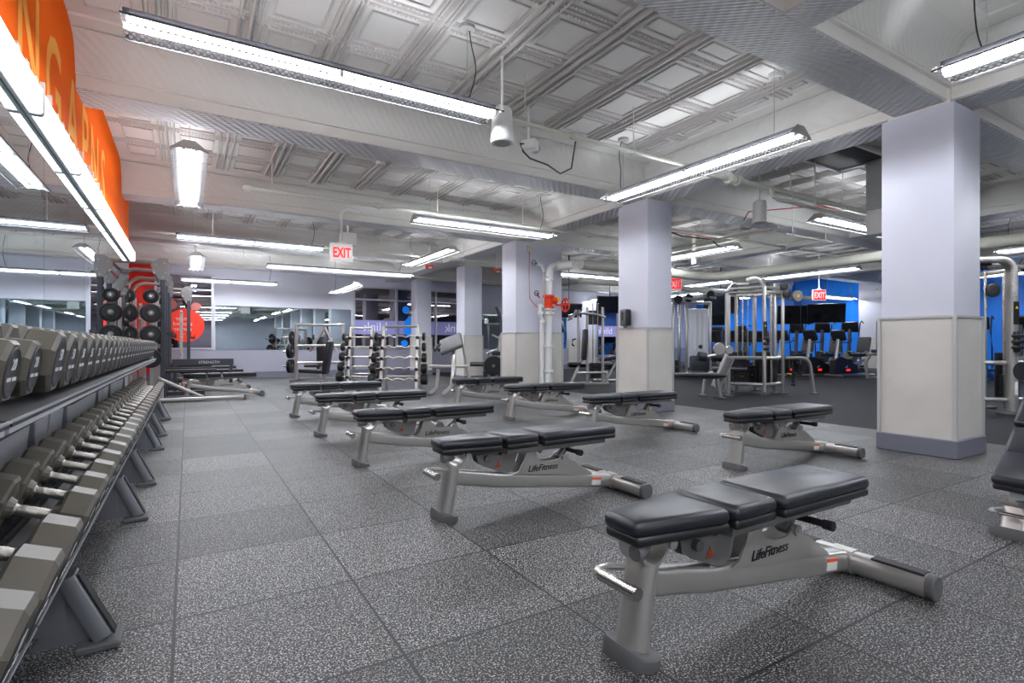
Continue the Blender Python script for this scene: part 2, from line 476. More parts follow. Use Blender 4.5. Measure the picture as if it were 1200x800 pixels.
for a, c in ((1.6, 8.7), (10.1, YB-.02)):
    struct('wall_right_blue', B().box((X1-.01, (a+c)/2, ZC/2), (.02, c-a, ZC)), K['blue'])
p_ = struct('wall_right_pier', B().box((X1-.2, 9.4, ZC/2), (.4, 1.36, ZC)), K['lilac'])
obj('wainscot', B().box((X1-.41, 9.4, .61), (.02, 1.38, 1.22)), K['wains'], p_)
obj('vinyl_base', B().box((X1-.42, 9.4, .08), (.02, 1.4, .16)), K['base'], p_)
# back wall with shop windows
def wallseg(name, x0, x1, z0, z1, m): return struct(name, B().box(((x0+x1)/2, YB+.1, (z0+z1)/2), (x1-x0, .2, z1-z0)), m)
WIN = [(-.78, .64, .84, 2.98), (4.6, 8.95, .84, 2.9), (14.75, 17.3, .5, 2.9)]
wallseg('wall_back_red', XR, -.78, 0, ZC, K['red'])
wallseg('wall_back', .64, 4.6, .84, ZC, K['lilac'])
wallseg('wall_back', 8.95, 14.75, .84, ZC, K['lilac'])
wallseg('wall_back', 17.3, X1, .84, ZC, K['lilac'])
for x0, x1, z0, z1 in WIN:
    wallseg('wall_back_header', x0, x1, z1, ZC, K['lilac'])
wallseg('wall_back_low', -.78, 14.75, 0, .84, K['walllow'])
wallseg('wall_back_low', 14.75, 17.3, 0, .5, K['walllow'])
wallseg('wall_back_low', 17.3, X1, 0, .84, K['walllow'])
struct('baseboard_back', B().box((9.2, YB-.012, .09), (23.4, .024, .18)), K['base'])
struct('wall_back_wainscot', B().box((14.0, YB-.012, .63), (1.4, .024, 1.16)), K['wains'])
struct('outside_wall', B().box((9, YB+2.4, 1.8), (24, .1, 3.8)), K['dark'])
for i, (x0, x1, z0, z1) in enumerate(WIN):
    b = B()
    nx = {0: 1, 1: 3, 2: 2}[i]
    for k in range(nx+1): b.box((x0+.03+(x1-x0-.06)*k/nx, YB+.02, (z0+z1)/2), (.06, .1, z1-z0))
    zs = [z0+.03, z1-.03, z0+(z1-z0)*.79 if i < 2 else z0+(z1-z0)*.8]
    for z in zs: b.box(((x0+x1)/2, YB+.02, z), (x1-x0, .09, .05))
    w = struct('window_%d' % (i+1), b, K['frame'])
    obj('pane', B().box(((x0+x1)/2, YB+.05, (z0+z1)/2), (x1-x0-.05, .012, z1-z0-.05)), K['glass'], w)
    if i:
        obj('frosted_band', B().box(((x0+x1)/2, YB+.04, 1.56), (x1-x0-.06, .006, .46)), K['band'], w)
        for x in ((5.35, 6.8, 8.25) if i == 1 else (15.3, 16.6)):
            text_obj('window_lettering', 'blink', .42, K['bandtext'], w, basis((x, YB+.034, 1.44), (-1, 0, 0), (0, 0, 1)), .001)
    def disc(nm, x, z, rx, rz, m):
        obj(nm, B().sweep([(x, YB+.03, z), (x, YB+.036, z)], circ(rx, 24, rz)), K[m], w)
    if i == 0:
        disc('round_window_sign', -.06, 1.52, .47, .47, 'redfig'); disc('round_window_dot', .2, 2.06, .13, .11, 'pinkfig'); disc('round_window_dot', -.45, 2.1, .2, .15, 'pinkfig')
        text_obj('window_lettering', 'enter\naround\ncorner\n\u2192', .16, K['print'], w, basis((-.12, YB+.026, 1.66), (-1, 0, 0), (0, 0, 1)), .001)
    if i == 1:
        disc('blue_window_head', 6.4, 2.17, .13, .13, 'bluefig'); disc('blue_window_figure', 6.66, 1.58, .36, .38, 'bluefig'); disc('blue_window_dot', 6.34, 1.03, .12, .11, 'bluefig')
# mirrors
ysm = [-12.9, -10.5, -8.1, -5.7, -3.3, -1.7, -.1, 1.4, 2.95, 4.5, 6.05, 7.6, 9.0, YR-.01]
for i, (a, c) in enumerate(zip(ysm, ysm[1:])):
    tag(obj('wall_mirror', B().box((X0+.006, (a+c)/2, 1.5), (.012, c-a-.006, 1.7)), K['mirror'], smooth=False),
        'tall mirror panel behind the dumbbell racks, %s from the far end' % ORD[len(ysm)-2-i], 'mirror', 'mirror panels on the left wall')
for x0, x1, w in ((.68, 2.6, 'long back wall mirror, half beside the red sign window'), (2.605, 4.52, 'long back wall mirror, half beside the blue figure window'),
                  (9.1, 13.2, 'wide mirror on the back wall seen between the grey columns')):
    tag(obj('wall_mirror', B().box(((x0+x1)/2, YB-.008, 1.47), (x1-x0, .014, 1.28)), K['mirror'], smooth=False), w, 'mirror')
# ------------------------------------------------------------------ adjustable benches
TH = 22
def pad(name, root, x0, x1, zt, th, w, tp=None, piv=None):
    cx = (x0+x1)/2; L = x1-x0
    f = (lambda x: 1-tp*max(0, (-x)/(L/2))) if tp else None
    o = obj(name, B().box((cx, 0, zt-th*.33), (L, w, th*.66), .024, 3, taper=f), K['vinyl'], root, ang=50)
    obj('pad_base', B().box((cx+.004, 0, zt-th*.78), (L-.012, w-.012, th*.42), .012, 2, taper=f), K['vinyl2'], o, ang=50)
    return o
def tri(x, y, z, s):
    b = B(); b.prism([(x-s, z), (x+s, z), (x, z+1.8*s)], y, y-.002); return b
def make_bench(label, loc, incline=0.):
    r = thing('adjustable_bench', label, 'weight bench', loc, 0, 'adjustable benches on the rubber floor')
    b = B(); b.sweep([(0, 0, .02), (.018, 0, .12), (.05, 0, .295)], rrect(.115, .075, .037, 4), up=(1, 0, 0), scales=[1.03, 1, .98])
    lg = obj('front_leg', b, K['silver'], r)
    obj('rubber_foot', B().sweep([(0, 0, 0), (0, 0, .03), (.002, 0, .036)], rrect(.2, .125, .06, 5), up=(1, 0, 0), scales=[1, 1, .94]), K['rubberg'], lg)
    # saddle at the top of the leg, knob and bolts
    b = B(); pr = arc((.055, .345), .062, 170, 370, 12); pi = arc((.055, .345), .05, 370, 170, 12)
    b.prism([(p[0], p[2]) for p in pr+pi], -.05, .05)
    sd = obj('saddle_bracket', b, K['silver'], lg)
    obj('pivot_knob', B().sweep([(-.035, -.052, .345), (-.02, -.052, .345), (.03, -.02, .345)], rrect(.05, .045, .02, 3)), K['rubberg'], lg)
    b = B(); b.cyl((.125, -.062, .345), (.125, .05, .345), .017, 12)
    obj('pivot_bolt', b, K['steel'], lg)
    # carrying handle: hooped tube with a bright grip
    b = B(); b.tube([(.03, .055, .255), (-.03, .075, .262), (-.075, .07, .265), (-.095, .05, .265), (-.095, -.12, .265)], .0115, 8)
    h = obj('carry_handle', b, K['silver'], r)
    b = B(); b.cyl((-.095, .035, .265), (-.095, -.1, .265), .018, 12); b.cyl((-.095, -.1, .265), (-.095, -.128, .265), .02, 12)
    obj('handle_grip', b, K['chrome'], h)
    # spine
    b = B(); b.sweep([(.055, 0, .225), (.2, 0, .198), (.34, 0, .17), (1.2, 0, .058)], rrect(.07, .088, .018, 3))
    sp = obj('main_beam', b, K['silver'], r, ang=45)
    b = B(); b.box((1.08, -.0362, .073), (.075, .002, .05), ry=.13); st = obj('warning_sticker', b, K['label'], sp, label='white and orange sticker')
    obj('sticker_stripe', B().box((1.08+.002, -.0375, .09), (.075, .0015, .014), ry=.13), K['warn'], sp)
    # rear foot
    b = B(); b.sweep([(1.245, -.31, .05), (1.245, .31, .05)], rrect(.085, .09, .035, 4)); rf = obj('rear_foot', b, K['silver'], r)
    b = B(); b.sweep([(1.245, -.045, .05), (1.245, .045, .05)], rrect(.1, .1, .036, 4)); obj('weld_collar', b, K['silver'], rf)
    for sg in (-1, 1):
        obj('end_cap', B().sweep([(1.245, sg*.31, .05), (1.245, sg*.335, .05), (1.245, sg*.34, .05)], rrect(.088, .093, .036, 4), scales=[1, 1, .9]), K['rubberg'], rf)
        obj('grip_tread', B().box((1.245, sg*.21, .093), (.055, .19, .012), .004, 1), K['rubber'], rf)
    # side plates
    pl = [(.43, .2), (.47, .213), (.508, .27), (.528, .335), (.537, .362), (.555, .374), (.575, .368), (.588, .338), (.605, .288), (.63, .262), (.68, .25), (.75, .25),
          (.775, .26), (.79, .28), (.812, .286), (.832, .272), (.85, .243), (.9, .222), (1.03, .14), (1.04, .122)]
    bp = None
    for y in (-.045, .037):
        bp = obj('side_plate', B().prism(pl, y, y+.008), K['silver'], r)
        if y < 0:
            text_obj('lettering', 'LifeFitness', .053, K['black'], bp, basis((.645, y-.0012, .2), (1, 0, -.02), (0, 0, 1)), .001, .3, bold=.0006)
            for x, z in ((.556, .353), (.811, .265)):
                obj('bushing', B().cyl((x, y-.012, z), (x, y, z), .021, 14), K['silver'], bp)
                obj('bolt_head', B().cyl((x, y-.016, z), (x, y-.011, z), .011, 8), K['steel'], bp)
    hk = [(.19, .335), (.2, .295), (.235, .268), (.37, .213), (.41, .212), (.445, .24), (.46, .3), (.475, .365), (.5, .388), (.5, .4), (.42, .4), (.4, .35), (.36, .318), (.3, .335)]
    for y in (-.032, .026):
        q = obj('seat_hook_plate', B().prism(hk, y, y+.006), K['silverd'], r)
        if y < 0:
            obj('warning_triangle', tri(.33, y-.0005, .252, .022), K['orangetri'], q, label='small orange warning triangle')
            obj('hook_bolt', B().cyl((.255, -.055, .312), (.255, -.03, .312), .019, 12), K['rubberg'], q)
    b = B(); b.prism([(.6, .32), (.66, .375), (.69, .375), (.64, .30)], -.03, -.024); q = obj('gusset_plate', b, K['silverd'], r); obj('warning_triangle', tri(.645, -.031, .325, .014), K['orangetri'], q)
    # seat and back on their rails
    obj('seat_rail', B().box((.18, 0, .362), (.34, .06, .03), .006, 1), K['silverd'], r)
    pad('seat_pad', r, -.055, .315, .447, .082, .27, .16)
    if not incline:
        bk = r; ro = None
    else:
        ro = True
    def turn(o):
        if ro:
            P = Matrix.Translation((.34, 0, .335)) @ Matrix.Rotation(-incline, 4, 'Y') @ Matrix.Translation((-.36, 0, -.38))
            o.data.transform(P)
            for c in o.children: c.data.transform(P)
        return o
    turn(pad('lumbar_pad', r, .335, .565, .447, .082, .27))
    turn(pad('back_pad', r, .585, 1.165, .447, .082, .29))
    b = B(); b.sweep([(.36, 0, .352), (1.1, 0, .352)], rrect(.2, .036, .008, 2)); turn(obj('back_rail', b, K['silverd'], r))
    # adjuster strut and pop pin
    b = B(); b.sweep([(.79, 0, .285), (.69, 0, .30), (.72, 0, .345)], rrect(.045, .035, .008, 2)) if False else b.sweep([(.79, 0, .255), (.88, 0, .345)], rrect(.05, .035, .008, 2))
    obj('adjuster_strut', b, K['silverd'], r)
    b = B(); b.cyl((.85, -.02, .305), (.85, -.13, .305), .0135, 10); b.cyl((.85, -.13, .305), (.85, -.165, .305), .019, 12)
    obj('adjuster_handle', b, K['plastic'], r)
    obj('clip', B().ring((.62, 0, .105), .018, .005, 'y', 10, 5), K['steel'], r)
    return r
b0 = make_bench('nearest grey adjustable bench, its black back pad scuffed with chalk', (1.19, 1.25, 0))
# the chalky scuff on its back pad
def smudge():
    m, nt, N, L, p = new_mat('chalk scuff'); p.inputs['Base Color'].default_value = srgb((165, 166, 172)); p.inputs['Roughness'].default_value = .8
    tc = N.new('ShaderNodeTexCoord'); n = N.new('ShaderNodeTexNoise'); n.inputs['Scale'].default_value = 14; L.new(tc.outputs['Object'], n.inputs['Vector'])
    g = N.new('ShaderNodeTexGradient'); g.gradient_type = 'SPHERICAL'
    mp = N.new('ShaderNodeMapping'); mp.inputs['Location'].default_value = (-1.05*6, -.04*9, 0); mp.inputs['Scale'].default_value = (6, 9, 0); L.new(tc.outputs['Object'], mp.inputs['Vector']); L.new(mp.outputs[0], g.inputs['Vector'])
    mu = N.new('ShaderNodeMath'); mu.operation = 'MULTIPLY'; L.new(n.outputs['Fac'], mu.inputs[0]); L.new(g.outputs['Fac'], mu.inputs[1])
    tr = N.new('ShaderNodeBsdfTransparent'); mx = N.new('ShaderNodeMixShader'); L.new(mu.outputs[0], mx.inputs[0]); L.new(tr.outputs[0], mx.inputs[1]); L.new(p.outputs[0], mx.inputs[2])
    L.new(mx.outputs[0], N['Material Output'].inputs['Surface']); return m
bp_ = [c for c in b0.children if c.name.startswith('back_pad')][0]
SM_ = smudge()
BN = [((1.24, 2.80), 'grey adjustable bench, second from the camera in the left row'),
      ((1.20, 4.36), 'grey adjustable bench, third from the camera in the left row'),
      ((1.22, 6.0), 'grey adjustable bench, fourth from the camera in the left row'),
      ((1.24, 7.75), 'grey adjustable bench, farthest of the left row, before the incline press rack'),
      ((3.60, 4.39), 'grey adjustable bench standing in front of the column with the wall dispenser'),
      ((3.61, 6.06), 'grey adjustable bench in the right row, in front of the column with the red valve'),
      ((3.62, 7.7), 'grey adjustable bench in the right row, just in front of the preacher curl bench'),
      ((3.69, 2.72), 'grey adjustable bench alone on the floor before the big near column'),
      ((-.02, 11.6), 'grey adjustable bench pushed into the nearest squat rack on the left'),
      ((-.1, 13.4), 'grey adjustable bench pushed into the middle squat rack on the left'),
      ((-.1, 15.5), 'grey adjustable bench pushed into the squat rack by the red sign window')]
for (x, y), lb in BN: dup(b0, (x, y, 0), label=lb)
obj('chalk_scuff', B().quad((.85, -.12, .4475), (1.15, -.12, .4475), (1.15, .12, .4475), (.85, .12, .4475)), SM_, bp_)
bj = make_bench('grey adjustable bench cut by the right edge of the frame, its back raised', (3.59, 1.02, 0), math.radians(40))
for c in bj.children:
    n = c.name.split('.')[0]
    if n in ('front_leg', 'carry_handle', 'seat_hook_plate', 'seat_rail'):
        k = Matrix.Diagonal((1, 1, .5 if n != 'seat_rail' else .8, 1))
        c.data.transform(k)
        for d in c.children:
            if d.name.split('.')[0] != 'rubber_foot': d.data.transform(k)
    if n == 'seat_pad':
        P = Matrix.Translation((.315, 0, .395)) @ Matrix.Rotation(math.radians(-14), 4, 'Y') @ Matrix.Translation((-.34, 0, -.44))
        c.data.transform(P)
        for d in c.children: d.data.transform(P)
# flat bench beyond the dispenser column
def flat_bench(label, loc, rz):
    r = thing('flat_bench', label, 'weight bench', loc, rz)
    obj('bench_pad', B().box((0, 0, .42), (1.15, .27, .075), .025, 3), K['vinyl'], r, ang=50)
    obj('bench_rail', B().box((0, 0, .365), (1.05, .07, .035), .006, 1), K['silverd'], r)
    for x in (-.45, .45):
        obj('leg', B().sweep([(x*1.12, 0, .02), (x, 0, .35)], rrect(.1, .06, .02, 3), up=(1, 0, 0)), K['silver'], r)
        obj('foot', B().box((x*1.12, 0, .012), (.07, .4, .024), .006, 1), K['rubberg'], r)
flat_bench('flat black bench standing behind the column with the wall dispenser', (7.95, 6.75, 0), math.radians(-31))

# ------------------------------------------------------------------ dumbbell racks along the mirrors
TL, TU = math.radians(20), math.radians(9.5)
def rack_unit(label, y0, y1):
    r = thing('dumbbell_rack', label, 'dumbbell rack', (0, (y0+y1)/2, 0), 0, 'two tier dumbbell racks')
    h = (y1-y0)/2
    for nm, xf, zf, xb, zb in (('lower_tray', -.325, .27, -.62, .377), ('upper_tray', -.37, .785, -.76, .85)):
        b = B(); b.prism([(xf, zf), (xf, zf-.012), (xf-.008, zf-.012), (xf-.012, zf-.006), (xb, zb-.006), (xb, zb)], -h, h)
        t = obj(nm, b, K['plastic'], r)
        b = B(); b.box((xf+.002, 0, zf+.003), (.007, 2*h, .006))
        obj('tray_edge', b, K['frame'], t, label='bright front edge')
        b = B()
        for f in (.36, .43, .60, .67):
            b.box((xf+(xb-xf)*f, 0, zf+(zb-zf)*f+.006), (.012, 2*h-.02, .014))
        obj('saddle_rail', b, K['plastic'], t)
    b = B(); b.prism([(-.378, .768), (-.53, .69), (-.70, .61), (-.715, .42), (-.707, .42), (-.69, .602), (-.525, .682), (-.378, .755)], -h+.01, h-.01)
    obj('back_sheet', b, K['rackp'], r)
    for y in (-.73, .73):
        side = [(-.33, .06), (-.335, .235), (-.60, .335), (-.68, .38), (-.68, .6), (-.52, .66), (-.385, .75), (-.40, .775), (-.72, .83), (-.77, .82), (-.77, 0), (-.70, 0), (-.69, .1)]
        e = obj('side_frame', B().prism(side, y-.02, y+.02), K['rack'], r)
        b = B(); b.sweep([(-.235, y, .03), (-.33, y, .24)], rrect(.085, .05, .008, 2), up=(1, 0, 0)); obj('leg', b, K['rack'], e)
        obj('leg_gusset', B().prism([(-.24, .02), (-.33, .2), (-.42, .02)], y-.008, y+.008), K['rack'], e)
        b = B(); b.sweep([(-.205, y, .035), (-.3, y, .245)], rrect(.05, .006, .002, 1), up=(1, 0, 0)); obj('leg_label', b, K['black'], e)
        obj('foot', B().box((-.245, y, .012), (.12, .13, .024), .006, 1), K['rubberg'], e)
    return r
for i, (a, c) in enumerate(((-.6, 1.75), (1.77, 4.09), (4.11, 6.43), (6.45, 8.78))):
    rack_unit('two tier dumbbell rack by the mirrors, ' + ['nearest the camera', 'second from the camera', 'third from the camera', 'farthest, ending before the squat racks'][i], a, c)
def octagon(r): return [(r*math.cos(math.radians(22.5+45*k))/math.cos(math.radians(22.5)), r*math.sin(math.radians(22.5+45*k))/math.cos(math.radians(22.5))) for k in range(8)]
def make_dumbbell(num, label, loc, tilt, group, big=1.):
    r = thing('dumbbell', label, 'dumbbell', loc, 0, group); r.rotation_euler = (0, tilt, 0)
    R, T = .095*big, .085*big; hx = .068
    for sg in (1, -1):
        b = B()
        x0 = hx if sg > 0 else -hx; s2 = sg
        rings = [(hx, .9), (hx+.008, 1.), (hx+T-.012, 1.), (hx+T, .88)]
        oc = octagon(R)
        vs = [[b.bm.verts.new((sg*x, u*k, w*k)) for u, w in oc] for x, k in rings]
        for p, q in zip(vs, vs[1:]):
            for j in range(8): b.bm.faces.new((p[j], p[(j+1) % 8], q[(j+1) % 8], q[j]))
        b.bm.faces.new(vs[0]); b.bm.faces.new(vs[-1])
        b.lathe((sg*(hx-.02), 0, 0), [(.026, 0), (.036, sg*.02), (.036, sg*.0205)], 'x', 14)
        hd = obj('head', b, K['head'], r, ang=20)
        if sg > 0:
            b = B()
            b.lathe((hx+T-.001, 0, 0), [(R*.84, 0), (R*.84, .002), (R*.76, .0045), (R*.7, .0025), (R*.1, .0025)], 'x', 24)
            fc = obj('end_face', b, K['headend'], hd)
            text_obj('number', num, R*.52, K['print'], hd, basis((hx+T+.003, 0, R*.08), (0, 1, 0), (0, 0, 1)), .0006, bold=.0008)
            b = B()
            for y in (-.3, .3):
                b.box((hx+T+.003, y*R, -R*.22), (.0014, R*.42, R*.12))
            obj('face_mark', b, K['print'], hd)
    prof = [(.012, -hx), (.021, -hx+.002), (.021, -.05), (.016, -.042), (.0165, -.03), (.0175, -.028), (.0175, -.016), (.0165, -.015), (.018, 0), (.0165, .015), (.0175, .016), (.0175, .028), (.0165, .03), (.016, .042), (.021, .05), (.021, hx-.002), (.012, hx)]
    obj('handle', B().lathe((0, 0, 0), prof, 'x', 14), K['knurl'], r, ang=30)
    return r
_db = {}
def place_db(num, big, loc, tilt, label, group):
    k = (num, big)
    if k in _db: return dup(_db[k], loc, label=label, group=group)
    _db[k] = make_dumbbell(num, label, loc, tilt, group, big); return _db[k]
yl = [1.36, 1.625, 1.89] + [2.32+.2603*i for i in range(25)]
for i, y in enumerate(yl):
    big = 1.1 if i < 3 else 1. if i < 12 else .98 if i < 20 else .95
    place_db(str(5*(1+(27-i)//3)), round(big, 2), (-.435, y, .31+(.095*big+.016)/.94), TL, 'black octagonal dumbbell on the lower tier, %s from the camera end' % ORD[i], 'dumbbells on the lower tier')
yu = [1.74, 2.0, 2.26] + [2.47+.2395*i for i in range(27)]
for i, y in enumerate(yu):
    big = .93 if i < 3 else 1.12 if i < 14 else 1.14
    place_db('20' if i < 3 else str(50+5*((i-3)//3)), round(big, 2), (-.565+.012*(big > 1), y, .8162+.0013*(big < 1)+(.095*big+.0155)/.986), TU, 'black octagonal dumbbell on the upper tier, %s from the camera end' % ORD[i], 'dumbbells on the upper tier')
# ------------------------------------------------------------------ ceiling lights
_fx = {}
def make_light(L, label, loc, rz):
    r = thing('ceiling_light', label, 'ceiling light', loc, rz, 'hanging fluorescent lights')
    h = L/2
    b = B(); b.prism([(-.03, .05), (-.03, .085), (.03, .085), (.03, .05), (0, .03)], -h, h, 'yz')
    obj('spine', b, K['refl'], r)
    for s in (-1, 1):
        obj('perforated_wing', B().quad((-h, s*.034, .052), (h, s*.034, .052), (h, s*.158, -.014), (-h, s*.158, -.014)), K['perf'], r)
        obj('edge_rail', B().box((0, s*.159, -.014), (L, .005, .012)), K['refl'], r)
    for s in (-1, 1):
        b = B(); b.prism([(-.16, -.018), (-.16, .0), (-.05, .088), (.05, .088), (.16, .0), (.16, -.018), (.09, .005), (-.09, .005)], s*h-.003, s*h+.003, 'yz')
        obj('end_plate', b, K['silver'], r)
    for x in (-h+.015, -.0, h-.015):
        for y in (-.05, .05): obj('lamp_socket', B().box((x, y, .018), (.03, .028, .05), .004, 1), K['white'], r)
    for s in (-1, 1):
        for y in (-.05, .05):
            a, c = (.03*s, (h-.03)*s)
            obj('tube', B().cyl((a, y, .012), (c, y, .012), .0145, 10), K['tube'], r)
    zc = ZC-loc[2]
    b = B()
    for x in (-h*.8, h*.8): b.cyl((x, 0, .08), (x, 0, zc), .003, 5)
    obj('hanging_cable', b, K['steel'], r)
    b = B(); b.cyl((h*.8, 0, zc-.03), (h*.8, 0, zc), .065, 20); obj('canopy', b, K['steel'], r)
    b = B(); pts = [(h*.8+.02, .0, zc-.02)]+[(h*.8+.02+.05*math.sin(i/8*PI), .02*math.sin(i), zc-.02-(zc-.1)*i/8) for i in range(1, 9)]
    b.tube(pts, .005, 6); obj('power_cord', b, K['plastic'], r)
    return r
def light(L, label, x, y, z, ax):
    k = (round(L, 2), z); rz = 0 if ax == 'x' else PI/2
    if k in _fx: return dup(_fx[k], (x, y, z), rz, label)
    _fx[k] = make_light(L, label, (x, y, z), rz); return _fx[k]
S_ = 2.5
for L, lb, x, y, z, ax in (
 (S_, 'nearest long fluorescent light, hanging before the first beam', .92, 3.88, 2.86, 'x'),
 (S_, 'long fluorescent light in front of the dispenser column top', 4.62, 3.99, 2.82, 'y'),
 (S_, 'fluorescent light cut by the top right corner, beside the big near column', 4.52, .42, 2.86, 'y'),
 (S_, 'fluorescent light seen end on, hanging near the orange wall before the second beam', .015, 7.3, 2.86, 'y'),
 (S_, 'long fluorescent light below the second beam, left of the valve column', 4.13, 7.6, 2.83, 'x'),
 (S_, 'fluorescent light left of the exit sign, before the third beam', 1.07, 11.1, 2.86, 'x'),
 (3.6, 'far fluorescent light below and right of the exit sign', 3.4, 13.9, 2.83, 'x'),
 (S_, 'small far fluorescent light seen end on above the squat racks', .17, 14.45, 2.86, 'y'),
 (2.3, 'far fluorescent light close to the back wall above the red sign window', 1.0, 16.3, 2.65, 'x'),
 (S_, 'slanting fluorescent light between the exit sign and the grey columns', 4.5, 11.0, 2.86, 'y'),
 (S_, 'far slanting fluorescent light by the blue figure window', 3.75, 15.3, 2.52, 'y'),
 (S_, 'fluorescent light emerging from behind the dispenser column on its right', 9.1, 7.9, 2.86, 'y'),
 (S_, 'fluorescent light left of the big near column, hanging below the pipes', 9.2, 4.46, 2.83, 'x'),
 (S_, 'far fluorescent light above the white tower machine', 13.9, 11.6, 2.86, 'y'),
 (S_, 'far fluorescent light above the big cream pipe left of the near column', 14.0, 8.1, 2.83, 'y'),
 (S_, 'far fluorescent light behind the valve column above the lat machine', 14.5, 16.2, 2.83, 'y'),
 (S_, 'fluorescent light right of the valve column, below the cream pipe', 9.6, 11.5, 2.83, 'x'),
 (S_, 'far fluorescent light by the blue wall near the pier', 19.4, 10.3, 2.62, 'x'),
 (S_, 'fluorescent light right of the near column above the cable machine', 14.0, 3.0, 2.83, 'y'),
 (S_, 'added unseen fluorescent light over the left bench row behind the camera', 1.0, -.6, 2.86, 'x'),  # extra lamp out of view, put in to light the near region
 (S_, 'added unseen fluorescent light over the floor behind the camera, by the front wall', 1.0, -3.4, 2.83, 'x'),  # extra lamp out of view, lights the room behind the camera
 (S_, 'added unseen fluorescent light over the right floor behind the camera', 8.6, -.2, 2.86, 'y'),  # unseen lamp added for more light from behind on the right
 (S_, 'added fluorescent light brightening the blue wall over the elliptical trainers', 19.0, 14.6, 2.83, 'y'),  # lamp added because the blue wall came out too dark
 (S_, 'added far fluorescent light brightening the blue wall behind the right cable machine', 18.6, 5.6, 2.83, 'y'),  # another added lamp to brighten the blue wall
 (S_, 'added fluorescent light brightening the blue wall side over the treadmills behind the multi station', 16.2, 14.6, 2.86, 'y'),  # added lamp, gives the blue wall area more light
 (S_, 'fluorescent light behind the camera over the aisle, third row', 1.0, -7.0, 2.83, 'x'),
 (S_, 'fluorescent light behind the camera over the aisle, fourth row', 1.0, -10.6, 2.83, 'x'),
 (S_, 'fluorescent light behind the camera beside the columns', 4.5, -6.0, 2.86, 'y'),
 (S_, 'fluorescent light far behind the camera beside the columns', 4.5, -10.0, 2.86, 'y'),
 (S_, 'fluorescent light far behind the camera on the right side', 9.0, -7.0, 2.86, 'y'),
 (S_, 'fluorescent light above the seated cable machine on the right', 9.3, 1.0, 2.83, 'x'),
 ): light(L, lb, x, y, z, ax)
# strip lights along the mirror top
st0 = None
for i in range(9):
    y = 10.29-1.255*(i+.5)
    lb = 'white strip light along the mirror top, %s from the far end' % ORD[i]
    if st0 is None:
        st0 = thing('wall_lamp', lb, 'strip light', (X0+.014, y, 2.36), 0, 'strip lights along the mirror top')
        obj('housing', B().box((.012, 0, .005), (.024, 1.245, .17), .004, 1), K['white'], st0)
        obj('lens', B().box((.05, 0, 0), (.06, 1.2, .15), .022, 3), K['lens'], st0)
        for s in (-1, 1): obj('end_cap', B().box((.046, s*.612, 0), (.074, .022, .16), .02, 3), K['white'], st0)
    else: dup(st0, (X0+.014, y, 2.36), label=lb)
# raised letters standing on the strip lights
b0_ = struct('wall_left_letters_rail', B().box((X0+.016, 4.6, 2.456), (.01, 4.2, .012)), K['white'])
for i, (ch, y) in enumerate(zip('nnollottotlnllilt', [3.75+.2*k for k in range(17)])):
    text_obj('raised_letter', ch, .2, K['white'], b0_, basis((X0+.03, y, 2.462), (0, 1, 0), (0, 0, 1)), .012)
# ------------------------------------------------------------------ pipes
def pipe(label, pts, r, hang=(), m='offwhite', name='sprinkler_pipe', couple=()):
    o = obj(name, B().tube(pts, r, 12), K[m]); tag(o, label, 'pipe')
    for hx in hang:
        b = B(); b.ring(hx, r+.012, .006, 'x' if abs(pts[1][0]-pts[0][0]) > abs(pts[1][1]-pts[0][1]) else 'y', 14, 5)
        b.cyl((hx[0], hx[1], hx[2]+r+.01), (hx[0], hx[1], ZC if len(hx) < 4 else hx[3]), .006, 6)
        obj('pipe_hanger', b, K['offwhite'], o)
    for c in couple:
        b = B(); d = V(pts[1])-V(pts[0]); d.normalize(); b.cyl(V(c)-d*.045, V(c)+d*.045, r*1.45, 12); b.cyl(V(c)-d*.02, V(c)+d*.02, r*1.75, 12)
        obj('pipe_coupling', b, K['offwhite'], o)
    return o
hx = lambda xs, y, z: [(x, y, z) for x in xs]
pipe('white sprinkler pipe from the cylinder speaker to the dispenser column', [(2.3, 4.25, 3.05), (5.3, 4.3, 3.05)], .021, hx((2.72, 4.1), 4.27, 3.05), couple=[(3.3, 4.265, 3.05)])
pipe('white pipe with a double coupling, running right behind the light before the near column', [(5.2, 4.22, 2.99), (10.6, 4.24, 2.99)], .038, hx((6.9, 8.2), 4.23, 2.99), couple=[(5.62, 4.22, 2.99), (5.78, 4.22, 2.99)])
pipe('thin white branch pipe hooked below the coupled pipe', [(6.35, 4.15, 2.96), (6.35, 4.12, 2.86), (6.45, 4.12, 2.83), (8.6, 4.15, 2.83)], .022, hx((7.3,), 4.13, 2.83))
pipe('white sprinkler pipe along the second beam above the exit sign', [(.62, 7.9, 3.05), (7.3, 7.95, 3.05)], .028, hx((.98, 3.4, 5.0, 6.9), 7.93, 3.05), couple=[(.68, 7.9, 3.05), (2.45, 7.91, 3.05), (6.5, 7.95, 3.05)])
pipe('far white sprinkler pipe behind the exit sign along the third beam', [(-.75, 11.5, 2.98), (7.5, 11.5, 2.98)], .026, hx((.4, 3.6, 5.6), 11.5, 2.98), couple=[(3.0, 11.5, 2.98)])
pipe('far white sprinkler pipe close before the back wall', [(.5, 15.0, 2.98), (9.5, 15.0, 2.98)], .026, hx((1.2, 3.8, 6.0), 15, 2.98))
e = [(10.3+.55*math.sin(math.radians(t)), 8.05+.53*math.cos(math.radians(t)), 2.6) for t in range(0, 91, 15)]
pipe('big cream pipe turning from the valve column along the cable machines', [(6.8, 8.58, 2.6)]+e+[(10.85, 5.0, 2.6), (11.0, 1.0, 2.6)], .1, [(7.6, 8.58, 2.6), (9.4, 8.58, 2.6)], name='water_pipe')
pipe('cream pipe running before the blue wall under the far ceiling', [(8.2, 10.4, 2.55), (18.5, 10.4, 2.55)], .07, hx((10.5, 13, 15.5), 10.4, 2.55), name='water_pipe')
